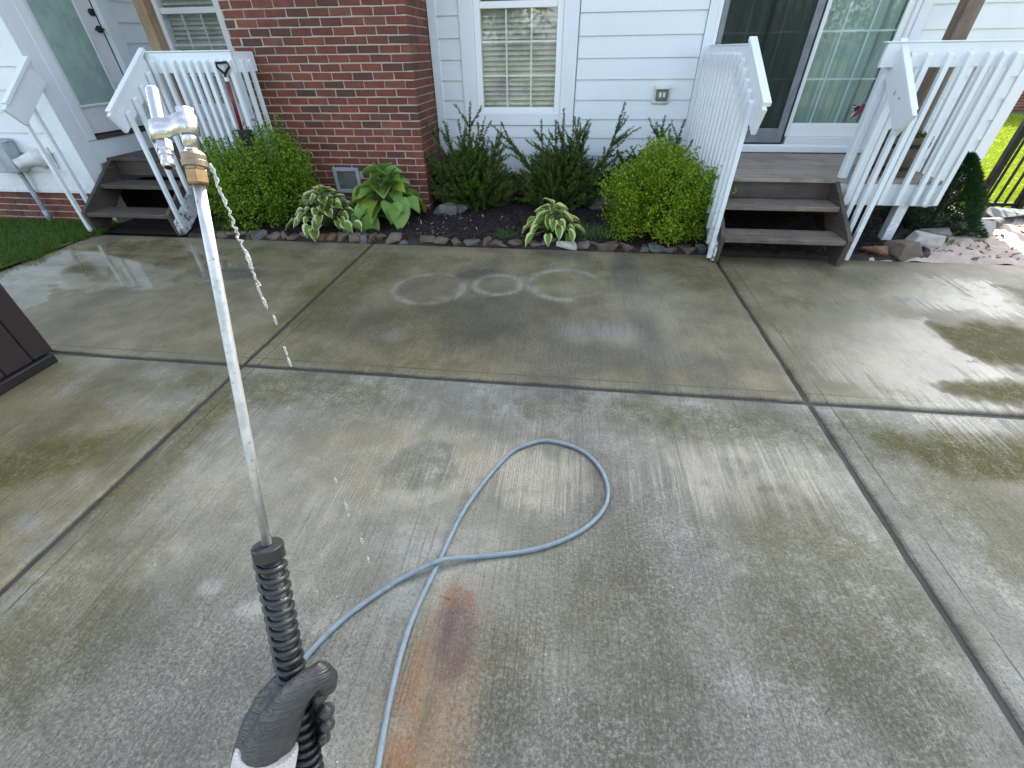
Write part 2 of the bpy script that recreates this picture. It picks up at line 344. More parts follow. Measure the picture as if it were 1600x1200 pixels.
def patio_masks(x, y):
    nb = vnoise(x * 1.1, y * 1.1, 1); nm = vnoise(x * 3.6, y * 3.6, 2); nf = vnoise(x * 14, y * 14, 3, 3); st = vnoise(x * 26, y * 2.2, 4, 3)
    wob = (nm - .5) * 1.0 + (nf - .5) * .5
    def ell(cx, cy, rx, ry, soft=.25, amp=1.0, rot=0., ns=None):
        dx, dy = x - cx, y - cy
        if rot:
            c_, s_ = math.cos(rot), math.sin(rot); dx, dy = dx * c_ + dy * s_, dy * c_ - dx * s_
        d = np.sqrt((dx / rx) ** 2 + (dy / ry) ** 2) + (wob if ns is None else ns) * amp
        return sst(d, 1 + soft, 1 - soft)
    mx = lambda *a: np.maximum.reduce(a)
    far = sst(y + (nm - .5) * .1, 2.06, 2.14)
    stn = (nm - .5) * .8 + (nf - .5) * .3
    pud = mx(ell(-4.35, 3.60, 1.15, .60, .12, .7), ell(-3.2, 3.9, .75, .28, .15), ell(-4.9, 2.75, .5, .5, .2))
    reflR = mx(ell(3.10, 2.88, .42, .33, .35, 1.3), ell(2.6, 2.33, .32, .13, .4, 1.3), ell(3.95, 3.62, .35, .3, .4))  # dark reflections in still puddles, painted in with the algae colour
    filmR = mx(ell(2.25, 2.75, .62, .8, .6, 1.0), ell(3.1, 3.7, .9, .45, .6, 1.1) * .8) * (1 - reflR)
    nwet = ell(-.62, 1.38, .13, .13, .6, 2.0)
    film = mx(pud, filmR, ell(-.85, 1.42, .75, .30, .45, 1, 0, stn) * (1 - nwet), ell(.85, 1.50, .62, .30, .8, 1.3) * .7, ell(-1.75, 1.05, .8, .55, .7, 1.2) * .85, ell(.15, 4.0, .30, .30, .4, 1, 0, stn) * .9, ell(-.1, 1.35, .32, .25, .5) * .8, ell(-.62, 3.95, .2, .3, .5, 1, 0, stn) * .7)
    film = np.clip(film * sst(nf, .2, .55, .7, 1), 0, 1)
    wet = mx(far * .85, film * .75, ell(-3.2, 1.0, 1.4, 1.1, .3) * .9, ell(2.6, 1.6, .9, .5, .4) * .7, sst(nb, .52, .68, 0, .3))
    alg_refl = mx(ell(-1.75, 1.88, .95, .16, .7, 1.2) * .7, ell(-2.65, 1.15, .62, .16, .5, .8, .45), ell(-2.0, 1.3, .16, .6, .5, .8) * .9, ell(2.15, 1.75, .6, .2, .5), ell(1.0, 1.88, 1.0, .16, .8, 1.3) * .65, ell(-1.75, .55, .3, .35, .5) * .6, ell(1.1, .95, .35, .5, .6) * .6, ell(.3, .55, .2, .5, .6) * .5, ell(-.1, .6, .12, .35, .6) * .5, reflR, nwet * .4, ell(-1.95, 3.2, .35, 1.0, .6) * .8, ell(-1.0, 2.6, .7, .5, .6) * .55, ell(1.2, 3.9, .4, .4, .6) * .7, ell(1.9, 1.4, .35, .5, .6) * .5)
    dark = mx(ell(2.78, 3.5, .15, .07, .35, 1.4), ell(3.2, 3.74, .2, .085, .35, 1.4), ell(-.6, 2.95, .45, .5, .6) * .9, ell(.0, 2.55, .5, .5, .7) * .8, ell(.62, 2.7, .1, .5, .5) * .8, ell(.95, 2.35, .2, .22, .5) * .7, ell(.35, 1.1, .35, .5, .7) * .7, ell(.2, .3, .7, .4, .7) * .8, ell(-1.1, .3, .6, .4, .7) * .8, ell(-3.15, 3.5, .3, .14, .4), ell(-.75, 3.68, .26, .14, .4), ell(-.05, 4.25, .25, .1, .5) * .7, ell(.9, .5, .45, .35, .7) * .6, ell(-1.4, 2.8, .5, .5, .7) * .5, ell(.55, 3.9, .12, .45, .6) * .8)  # leading spots paint dark reflections of small puddles; the rest are stains
    pale = mx(ell(.42, 2.78, .2, .16, .6) * .7, ell(.1, 2.72, .12, .14, .5) * .5, ell(-1.08, .62, .06, .028, .4, .5), ell(-1.28, .68, .045, .03, .4, .5) * .9, ell(-1.2, 2.55, .1, .08, .6) * .4, ell(.75, 3.2, .3, .6, .7) * .35, ell(-.2, .85, .2, .15, .7) * .4)
    def ring(cx, cy, rx, ry, wd, lo, hi):
        d = np.sqrt(((x - cx) / rx) ** 2 + ((y - cy) / ry) ** 2) + (nf - .5) * .12; return sst(np.abs(d - 1), wd * 2.0, wd * .1) * sst(nm, lo, hi, .1, 1) * sst(nf, .3, .6, .35, 1)
    rg = mx(ring(-1.17, 3.37, .30, .29, .10, .3, .6), ring(-.585, 3.50, .205, .2, .13, .3, .55), ring(.005, 3.57, .31, .31, .10, .2, .55)); rf = mx(ell(-.585, 3.5, .19, .19, .2, .25), ell(-1.17, 3.37, .27, .26, .25, .4) * .5)
    w2 = (nm - .5) * .5 + (nf - .5) * .9
    ru = mx(ell(-.345, .758, .022, .045, .6, 1, 0, w2), ell(-.28, .752, .022, .05, .6, 1, 0, w2) * .9, ell(-.405, .48, .026, .15, .7, 1, 0, w2) * .8, ell(-.37, .26, .05, .14, .8, 1, 0, w2))
    halo = mx(ell(-.325, .44, .11, .36, .8, .8), ell(-.35, .25, .12, .25, .8, .8)); core = ell(-.305, .63, .078, .15, .45, 1, 0, w2 * .8); grn = ell(-.335, .37, .02, .08, .7, 1, 0, w2)
    return np.stack([film, pud, wet, np.ones_like(x)], -1), np.stack([alg_refl, dark, pale, np.ones_like(x)], -1), np.stack([halo, core, ru, np.ones_like(x)], -1), np.stack([rg, rf, grn, np.ones_like(x)], -1)
def m_concrete():
    g = G('wet_concrete'); p = g.pos(); x, y, z = g.xyz(p); flat = g.vec(x, y, 0.)
    def att(nm_): n = g.N('ShaderNodeAttribute', attribute_name=nm_); return g.xyz(S(g, n.outputs['Vector']))
    film, pud, wet = att('m_water'); streak = g.noise(g.vscale(p, (34, 1.1, 1)), 1.0, 3, .65); film = g.math('MAXIMUM', (g.step(film + (streak - .5) * 1.1, .25, .85) * g.step(film, .02, .35)), pud); alg_refl, dark, pale = att('m_stain_refl'); halo, core, ru = att('m_rust'); rg, rf, grn = att('m_ring')
    nm = g.noise(flat, 2.7, 5, .62); gr = g.noise(flat, 105, 4, .8); md = g.noise(g.vadd(flat, (1, 4, 0)), 62, 4, .75); gr2 = g.noise(flat, 380, 1, .6); nf = g.noise(flat, 16, 4, .65)
    broom = g.noise(g.vscale(p, (130, 2.6, 1)), 1.0, 2, .6)
    big = g.noise(g.vadd(flat, (11, 5, 0)), 1.25, 4, .62, .6)
    c = g.mix(g.step(nm, .3, .7), (.168, .168, .138), (.345, .342, .292)); c = g.mix(g.step(nf, .35, .7, 0, .5), c, (.135, .134, .108))
    c = g.mix(wet, c, g.mix(g.step(nm, .3, .7), (.110, .088, .036), (.245, .205, .105)))
    c = g.mix(g.step(big, .46, .62, 0, .26), c, (.150, .145, .075)); c = g.mix(g.step(big, .44, .30, 0, .34), c, (.090, .088, .074))
    c = g.mix(alg_refl * g.step(md * .6 + nf * .4, .34, .56) * .92, c, (.085, .077, .018))  # algae, plus the puddle reflections painted as dark olive
    c = g.mix(dark * g.step(gr * .45 + md * .55, .38, .58) * .85, c, (.036, .035, .032)); c = g.mix(dark * .3, c, (.06, .06, .054))
    c = g.mix(pale * .6, c, (.36, .35, .31))
    c = g.mix(rf * .5, c, (.165, .135, .095)); c = g.mix(rg * .75, c, (.34, .32, .26))
    rag = g.step(md * .5 + nf * .5, .36, .58); c = g.mix(halo * .66 * g.step(nf, .2, .6, .6, 1), c, (.245, .148, .055)); c = g.mix(core * rag * .4 + core * .52, c, (.080, .046, .043)); c = g.mix(ru * (rag * .45 + .2), c, (.225, .080, .024)); c = g.mix(grn * .6, c, (.06, .072, .042))
    c = g.mix(g.step(md, .46, .68, 0, .40), c, (.085, .08, .058)); c = g.mix(g.step(gr, .54, .66, 0, .75), c, (.045, .043, .034)); c = g.mix(g.step(gr, .44, .34, 0, .35), c, (.36, .355, .30)); c = g.mix(g.step(gr2, .62, .76, 0, .5), c, (.42, .41, .36))
    c = g.mix(g.step(broom, .52, .70, 0, .45) * (1 - film), c, (.055, .051, .036))
    spx = g.voro(g.vadd(flat, (5, 5, 0)), 17); c = g.mix(g.step(spx, .05, .03, 0, .8) * g.step(nm, .45, .6), c, (.6, .59, .55))
    def edge(q, a): return g.step((q - a + (nf - .5) * .014).abs(), .006, .002)
    ed = g.math('MAXIMUM', g.math('MAXIMUM', edge(x, 1.56), edge(y, 2.185)), edge(x, -1.985)) * g.step(nm, .36, .5); c = g.mix(ed * .75, c, (.045, .043, .037))
    rough = (g.step(film, 0., 1., .54, .17) - wet * .05 + alg_refl * .10 + (gr - .5) * .2 * (1 - film)).clamp()
    rough = g.math('MAXIMUM', rough - pud * .13, .03)
    h = broom * 1.0 + gr * .8 + nf * .5
    bs = g.N('ShaderNodeBump'); bs.inputs['Distance'].default_value = .006; g.set(bs.inputs['Height'], h)
    g.set(bs.inputs['Strength'], ((1 - pud) * g.step(film, 0, 1, .72, .48) + .012))
    return g.pr(c, rough, S(g, bs.outputs[0]), 0, g.step(wet, 0, 1, .35, .38) + film * .4 - alg_refl * .35)
M['concrete'] = m_concrete()
M['joint'] = m_plain('joint_filler', (.035, .033, .028), .7, 0, .5, 60)

# ================================================================== SETTING
# ground sheet to the horizon
obj('ground', MB().add([(-300, -300, -.06), (300, -300, -.06), (300, 300, -.06), (-300, 300, -.06)], [(0, 1, 2, 3)]), M['ground'], kind='structure')
patio = obj('patio', MB().box(-5.43, 5.2, -3.6, 4.38, -.05, -.014), M['joint'], kind='structure')
J = .016
def slab(x0, x1, y0, y1):
    st_ = .022; nx = int((x1 - x0) / st_); gx = np.linspace(x0, x1, nx)
    ylo = max(y0, .08); gy = np.linspace(ylo, y1, int((y1 - ylo) / st_))
    if y0 < ylo: gy = np.concatenate([np.linspace(y0, ylo, 12)[:-1], gy])
    X, Y = np.meshgrid(gx, gy); ny = len(gy); Zt = 0 * X
    jx = (vnoise(Y * 9, X * 0 + x0, 31, 3) - .5) * .012; jy = (vnoise(X * 9, Y * 0 + y0, 32, 3) - .5) * .012     # worn, slightly wandering edges
    X[:, 0] += jx[:, 0]; X[:, -1] += jx[:, -1]; Y[0, :] += jy[0, :]; Y[-1, :] += jy[-1, :]
    Zt[:, 0] = Zt[:, -1] = -.009; Zt[0, :] = Zt[-1, :] = -.009
    X[:, 1] = x0 + .010; X[:, -2] = x1 - .010; Y[1, :] = y0 + .010; Y[-2, :] = y1 - .010
    V = np.stack([X, Y, Zt], -1).reshape(-1, 3); I = np.arange(nx * ny).reshape(ny, nx)
    F = np.stack([I[:-1, :-1], I[:-1, 1:], I[1:, 1:], I[1:, :-1]], -1).reshape(-1, 4)
    per = np.concatenate([I[0, :-1], I[:-1, -1], I[-1, :0:-1], I[:0:-1, 0]]); m = len(per); low = V[per].copy(); low[:, 2] = -.045
    k = np.arange(m); F = np.concatenate([F, np.stack([per, len(V) + k, len(V) + (k + 1) % m, per[(k + 1) % m]], -1)]); V = np.concatenate([V, low])
    me = np_mesh('slab', V, F)
    for nm_, A in zip(('m_water', 'm_stain_refl', 'm_rust', 'm_ring'), patio_masks(V[:, 0], V[:, 1])):
        at = me.color_attributes.new(nm_, 'FLOAT_COLOR', 'POINT'); at.data.foreach_set('color', A.astype(np.float32).ravel())
    obj('slab', me, M['concrete'], patio)
XS = [-5.44, -2.09, 1.45, 5.2]; YS = [-3.6, 2.10, 4.39]
for i in range(3):
    for k in range(2):
        y1 = YS[k + 1] - J if k == 0 else YS[2]
        slab(XS[i] + (J if i else 0), XS[i + 1] - (J if i < 2 else 0), YS[k] + (J if k else 0), y1)

def heightfield(name, x0, x1, y0, y1, nx, ny, fz, mat, **kw):
    X, Y = np.meshgrid(np.linspace(x0, x1, nx), np.linspace(y0, y1, ny)); Z = fz(X, Y)
    V = np.stack([X, Y, Z], -1).reshape(-1, 3); I = np.arange(nx * ny).reshape(ny, nx)
    F = np.stack([I[:-1, :-1], I[:-1, 1:], I[1:, 1:], I[1:, :-1]], -1).reshape(-1, 4)
    return obj(name, np_mesh(name, V, F, True), mat, **kw)
def wavy(X, Y, s=1.0):
    return (np.sin(X * 7.1 * s + 1) * np.cos(Y * 6.3 * s + 2) + .6 * np.sin(X * 15 * s + Y * 11 * s) + .4 * np.sin(X * 29 * s - Y * 31 * s + 3))
bedlim = lambda X, Y: X > 3.42 + (Y - 4.5) * 1.0 + .05 * np.sin(Y * 17)
bedz = lambda X, Y: np.where(bedlim(X, Y), -.05, 0) - .055 * np.clip(1 - (Y - 4.395) / .06, 0, 1) + .035 + .05 * np.clip((Y - 4.45) / 1.2, 0, 1) + .009 * wavy(X, Y, 1.4)
bed = heightfield('mulch_bed', -4.3, 4.2, 4.395, 6.16, 320, 70, bedz, M['mulch'], kind='structure')
heightfield('soil_under_porch', -5.5, -4.29, 4.45, 6.5, 20, 20, lambda X, Y: .0 + 0 * X, M['mulch'], kind='structure')
sandz = lambda X, Y: -.03 * np.clip(1 - (Y - 4.394) / .07, 0, 1) + .02 + .014 * wavy(X, Y, 1.1) + .03 * np.clip((Y - 4.5) / 1.6, 0, 1)
heightfield('sand_patch', 2.9, 9.0, 4.394, 5.95, 170, 50, sandz, M['sand'], kind='structure')
heightfield('side_lawn', -12, -5.45, -4, 4.80, 60, 60, lambda X, Y: .012 + .006 * wavy(X, Y, .4), M['ground'], kind='structure')
heightfield('far_lawn', 4.7, 30, 6.02, 40, 60, 60, lambda X, Y: .012 + .006 * wavy(X, Y, .3), M['ground'], kind='structure')

# loose mulch chips (nobody could count them)
def chips(name, P, L, W, mat, **kw):
    n = len(P); a = rng.uniform(0, 2 * np.pi, n); tl = rng.normal(0, .45, n); ro = rng.normal(0, .5, n)
    d = np.stack([np.cos(a) * np.cos(tl), np.sin(a) * np.cos(tl), np.sin(tl)], -1); s = np.stack([-np.sin(a) * np.cos(ro), np.cos(a) * np.cos(ro), np.sin(ro)], -1)
    nn = np.cross(d, s); L = L[:, None] / 2; W_ = W[:, None] / 2; T = W_ * .35
    V = np.stack([P - d * L - s * W_, P + d * L - s * W_ * .7, P + d * L + s * W_ * .6, P - d * L + s * W_, P - d * L * .7 + nn * T * 2, P + d * L * .8 + nn * T * 2], 1)
    base = np.arange(n)[:, None] * 6
    F = np.concatenate([base + np.array([[0, 1, 5, 4]]), base + np.array([[2, 3, 4, 5]]), base + np.array([[3, 2, 1, 0]])]).reshape(-1, 4)
    return obj(name, np_mesh(name, V.reshape(-1, 3), F), mat, **kw)
n = 17000; X = rng.uniform(-4.3, 4.0, n); Y = rng.uniform(4.44, 6.1, n); k = ~bedlim(X + .05, Y); X, Y = X[k], Y[k]; n = len(X); Z = bedz(X, Y) + .004
chips('mulch_chips', np.stack([X, Y, Z], -1), rng.uniform(.015, .055, n), rng.uniform(.006, .016, n), M['mulch'], label='dark brown shredded bark mulch covering the bed', category='mulch', kind='stuff')
n = 70; X = rng.uniform(-2.0, .3, n); Y = rng.uniform(4.5, 5.3, n); chips('bed_litter', np.stack([X, Y, bedz(X, Y) + .01], -1), rng.uniform(.015, .06, n), rng.uniform(.004, .012, n), M['white_plastic'], label='pale bits of straw and pebble scattered on the mulch', category='litter', kind='stuff')

def blades(name, P, h, wd, mat, lean=.35, **kw):
    n = len(P); a = rng.uniform(0, 2 * np.pi, n); l = rng.normal(0, lean, n); b_ = rng.uniform(0, 2 * np.pi, n)
    s = np.stack([np.cos(a), np.sin(a), 0 * a], -1) * wd[:, None] / 2; up = np.stack([np.cos(b_) * np.sin(l), np.sin(b_) * np.sin(l), np.cos(l)], -1) * h[:, None]
    bend = np.stack([np.cos(b_), np.sin(b_), -.4 + 0 * b_], -1) * (h * rng.uniform(.1, .5, n))[:, None]
    V = np.stack([P - s, P + s, P + up * .6 + s * .7, P + up + bend, P + up * .6 - s * .7], 1); base = np.arange(n)[:, None] * 5
    F = np.concatenate([base + np.array([[0, 1, 2, 4]]), base + np.array([[4, 2, 3, 3]])])
    V = V.reshape(-1, 3); me = bpy.data.meshes.new(name)
    tri = np.concatenate([base + np.array([[0, 1, 2]]), base + np.array([[0, 2, 4]]), base + np.array([[4, 2, 3]])]).reshape(-1, 3)
    return obj(name, np_mesh(name, V, tri), mat, **kw)
n = 45000; X = rng.uniform(-8.0, -5.36, n); Y = rng.uniform(2.6, 4.74, n)
k = X < -5.42 + .05 * np.sin(Y * 9) + .03 * np.sin(Y * 23); X, Y = X[k], Y[k]
blades('grass', np.stack([X, Y, 0 * X], -1), rng.uniform(.03, .085, len(X)), rng.uniform(.004, .009, len(X)), M['grass'], label='short green lawn grass beside the left steps', category='grass', kind='stuff')
n = 60000; t = rng.uniform(0, 1, n) ** 1.6; Y = 6.1 + t * 9.5; X = rng.uniform(4.75, 5.9, n) + (Y - 6.1) * rng.uniform(.35, .85, n)
blades('far_grass', np.stack([X, Y, 0 * X], -1), rng.uniform(.03, .08, n) * (1 + t), rng.uniform(.006, .012, n) * (1 + t), M['lawn'], label='bright sunlit lawn beyond the black fence', category='grass', kind='stuff')

# ================================================================== HOUSE
house = empty('house', (-1, 6.2, 0), 'white clapboard house with red brick chimney and brick base behind the patio', 'house')
# walls behind the boards (with openings)
mb = MB(); W0 = 6.172
for (a, b_, z0, z1) in ((-3.7, -1.19, .36, 3.75), (-1.19, -.20, .36, 1.03), (-1.19, -.20, 2.9, 3.75), (-.20, 1.40, .36, 3.75), (1.40, 3.33, .36, .70), (1.40, 3.33, 2.8, 3.75), (3.33, 4.655, .36, 3.75)):
    mb.box(a, b_, W0, 6.38, z0, z1)
wall = obj('wall', mb, M['trim'], house)
mb = MB()
for (a, b_, z0, z1) in ((-5.52, -5.36, .4, 3.75), (-5.36, -4.45, .4, 1.03), (-5.36, -4.45, 2.8, 3.75), (-4.45, -3.6, .4, 3.75)):
    mb.box(a, b_, 6.572, 6.75, z0, z1)
wall_b = obj('wall', mb, M['trim'], house)
mb = MB().box(-10, -5.545, 4.79, 4.95, .385, 3.75); mb.box(-5.70, -5.545, 4.951, 5.05, .385, 3.75); mb.box(-5.70, -5.545, 5.87, 6.75, .385, 3.75); mb.box(-5.70, -5.545, 5.05, 5.87, 2.95, 3.75)
mb.box(-5.70, -5.545, 5.05, 5.87, .385, .86)
wall_l = obj('wall', mb, M['trim'], house)
mb = MB().box(-10.2, -10, 4.79, 15.8, 0, 3.75); mb.box(4.45, 4.655, 6.381, 15.8, 0, 3.75); mb.box(-10, 4.655, 15.801, 16, 0, 3.75)
mb.prism([(4.79, 3.75), (15.8, 3.75), (10.8, 8.0)], 'x', 4.45, 4.64); mb.prism([(4.79, 3.75), (15.8, 3.75), (10.8, 8.0)], 'x', -10.2, -10.01)
obj('outer_wall', mb, M['siding'], house)
mb = MB(); th = .12
mb.prism([(5.55, 3.70), (10.8, 8.25), (16.05, 3.70), (16.05, 3.82), (10.8, 8.40), (5.55, 3.82)], 'x', -10.5, 5.05)
mb.prism([(4.25, 3.70), (7.4, 5.3), (7.4, 5.42), (4.25, 3.82)], 'x', -10.5, -5.15)
obj('roof', mb, M['roof'], house)
obj('soffit', MB().box(-5.1, 5.0, 5.6, 6.17, 3.66, 3.698), M['trim'], house)

LAP = .1965
def boards(par, ya, x0, x1, zb0, z_lo, z_hi, axis='y', back=.02):
    """lap siding boards: each board its own piece; the lower edge stands proud"""
    k = math.floor((z_lo - zb0) / LAP + .001)
    while True:
        z0 = zb0 + k * LAP; z1 = z0 + LAP + .012; k += 1
        if z0 > z_hi - .02: break
        a, b_ = max(z0, z_lo), min(z1, z_hi)
        if b_ - a < .02: continue
        t = lambda z: .016 * (1 - (z - z0) / LAP) + .003
        mb = MB()
        if axis == 'y':
            mb.hexa([(x0, ya - t(a), a), (x1, ya - t(a), a), (x1, ya + back, a), (x0, ya + back, a), (x0, ya - t(b_), b_), (x1, ya - t(b_), b_), (x1, ya + back, b_), (x0, ya + back, b_)])
        else:
            mb.hexa([(ya + t(a), x0, a), (ya + t(a), x1, a), (ya - back, x1, a), (ya - back, x0, a), (ya + t(b_), x0, b_), (ya + t(b_), x1, b_), (ya - back, x1, b_), (ya - back, x0, b_)])
        obj('siding_board', mb, M['siding'], par)
ZB = .378
boards(wall, 6.15, -1.615, -1.354, ZB, .90, 3.66); boards(wall, 6.15, -.02, 1.30, ZB, .90, 3.66); boards(wall, 6.15, 3.425, 4.555, ZB, .378, 3.66)
boards(wall, 6.15, -1.615, 1.385, ZB, .378, .90); boards(wall, 6.15, -1.353, -.021, ZB, 3.05, 3.66)
boards(wall_l, 4.77, -9.9, -5.66, .39, .39, 3.7); boards(wall_l, -5.525, 6.075, 6.47, .39, .39, 3.7, 'x')
boards(wall_b, 6.55, -4.30, -3.62, .39, .39, 3.7); boards(wall_b, 6.55, -5.45, -4.301, .39, .39, .90)
def trim(par, name, *bx, mat='trim', bevel=.003):
    mb = MB()
    for b_ in bx: mb.box(*b_)
    return obj(name, mb, M[mat], par, bevel=bevel)
trim(house, 'corner_board', (-1.712, -1.615, 6.125, 6.17, .36, 3.66)); trim(house, 'corner_board', (4.555, 4.68, 6.12, 6.171, .36, 3.66), (4.656, 4.683, 6.1712, 6.30, .36, 3.66))
trim(house, 'corner_board', (-5.66, -5.505, 4.742, 4.789, .37, 3.7)); trim(house, 'corner_board', (-5.544, -5.503, 4.7895, 4.93, .37, 3.7))
trim(house, 'corner_board', (-5.544, -5.500, 6.47, 6.548, .39, 3.7))
trim(house, 'water_table', (-1.70, 1.386, 6.128, 6.17, .345, .377), (3.33, 4.67, 6.128, 6.17, .345, .377)); trim(house, 'water_table', (-9.9, -5.507, 4.738, 4.788, .355, .389))
# brick base
PITCH = .0748; MOD = .2297; BW, BH = .2170, .0632
def brick_mesh(L, D, H, seed):
    rr = random.Random(seed); c = .004; j = lambda: rr.uniform(-.0034, .0034)
    P = []
    for z in (-H / 2, H / 2):
        for (xx, yy) in ((-L / 2, c), (L / 2, c), (L / 2, D), (-L / 2, D)): P.append((xx + j(), yy, z + j()))
    F4 = [(-L / 2 + c + j(), j() * .5, -H / 2 + c + j()), (L / 2 - c + j(), j() * .5, -H / 2 + c + j()), (L / 2 - c + j(), j() * .5, H / 2 - c + j()), (-L / 2 + c + j(), j() * .5, H / 2 - c + j())]
    mb = MB().add(P + F4, [(8, 9, 10, 11), (0, 1, 9, 8), (1, 5, 10, 9), (5, 4, 11, 10), (4, 0, 8, 11), (0, 3, 2, 1), (4, 5, 6, 7), (1, 2, 6, 5), (0, 4, 7, 3), (3, 7, 6, 2)])
    me = mb.mesh('brick'); me.materials.append(M['brick']); return me
FULL = [brick_mesh(BW, .10, BH, i) for i in range(6)]; HALF = [brick_mesh(.105, .10, BH, 20 + i) for i in range(4)]
CORN = [brick_mesh(.105, .22, BH, 40 + i) for i in range(3)]
base_l = obj('foundation', MB().box(-9.9, -5.53, 4.785, 5.0, -.05, .355), M['mortar'], house)
base_m = obj('foundation', MB().box(-1.72, 4.64, 6.172, 6.37, -.05, .345), M['mortar'], house)
for k in range(5):
    z = .355 - .010 - PITCH * k - BH / 2
    for i in range(8):
        x = -5.66 - (i + (.5 if k % 2 else 0)) * .2255 - .02
        obj('brick', FULL[(k * 3 + i) % 6], None, base_l, loc=(x, 4.777, z))
stuffb = MB()
def stuff_brick(cx, yf, z, L, axis='y', D=.09):
    c = .004
    if axis == 'y': stuffb.box(cx - L / 2, cx + L / 2, yf, yf + D, z - BH / 2, z + BH / 2)
    else: stuffb.box(yf - D, yf, cx - L / 2, cx + L / 2, z - BH / 2, z + BH / 2)
for k in range(5):
    z = .345 - .010 - PITCH * k - BH / 2
    for i in range(28):
        x = -1.6 + (i + (.5 if k % 2 else 0)) * MOD
        if x < 4.5:
            if .2 < x < .75: obj('brick', FULL[(k + i) % 6], None, base_m, loc=(x, 6.165, z))
            else: stuff_brick(x, 6.165, z, BW)
    for i in range(15): stuff_brick(6.25 + (i + (.5 if k % 2 else 0)) * MOD, 4.66, z, BW, 'x')
# chimney
CX0, CX1, CY = -3.685, -1.718, 5.40
chim = obj('chimney', MB().box(CX0 + .008, CX1 - .008, CY + .006, 6.57, -.05, 9.2), M['mortar'], house)
cnt = 0
for k in range(-1, 52):
    z = .0542 + PITCH * (k + .5); row = k % 2
    inframe = z < 2.06
    def put(cx, L, mesh):
        global cnt
        hid = (cx < -2.95 and z < .42) or (-2.86 < cx < -2.57 and .25 < z < .54)
        if -2.90 < cx < -2.53 and .24 < z < .555 and not (cx - L / 2 > -2.57 or cx + L / 2 < -2.85): hid = True
        if inframe and not hid and cnt < 258: cnt += 1; obj('brick', mesh, None, chim, loc=(cx, CY, z))
        else:
            if not (-2.86 < cx < -2.57 and .25 < z < .54): stuff_brick(cx, CY, z, L)
    if row == 0:
        x = CX1
        while x - MOD > CX0 - .02:
            put(x - BW / 2, BW, FULL[random.randrange(6)]); x -= MOD
        put((x - .01 + CX0) / 2 + .005, x - CX0 - .0, HALF[random.randrange(4)])
        ys = CY + .105
    else:
        c_ = CX1 - .0525
        if inframe and cnt < 258: cnt += 1; obj('brick', CORN[k % 3], None, chim, loc=(c_, CY, z))
        else: stuff_brick(c_, CY, z, .105, D=.22)
        x = CX1 - .115
        while x - BW > CX0 - .02:
            put(x - BW / 2, BW, FULL[random.randrange(6)]); x -= MOD
        ys = CY + .230
    y = ys + .005
    while y < 6.12:
        L = min(BW, 6.14 - y); stuff_brick(y + L / 2, CX1, z, L, 'x'); y += L + .0102
obj('brickwork', stuffb, M['brick'], house, kind='stuff')
# crawl vent in the chimney
v = obj('crawl_vent', MB().box(-2.875, -2.835, 5.375, 5.42, .262, .545).box(-2.59, -2.55, 5.375, 5.42, .262, .545).box(-2.8349, -2.5901, 5.375, 5.42, .505, .545).box(-2.8349, -2.5901, 5.375, 5.42, .262, .30), M['grey_plastic'], house, bevel=.004, label='blue-grey framed vent low in the chimney')
mb = MB()
for i in range(9): z = .307 + i * .0222; mb.hexa([(-2.834, 5.392, z), (-2.591, 5.392, z), (-2.591, 5.405, z + .012), (-2.834, 5.405, z + .012), (-2.834, 5.394, z + .004), (-2.591, 5.394, z + .004), (-2.591, 5.407, z + .016), (-2.834, 5.407, z + .016)])
obj('louvre', mb, M['outlet_clear'], v)
obj('vent_backing', MB().box(-2.834, -2.591, 5.4075, 5.409, .301, .504), M['black'], v)

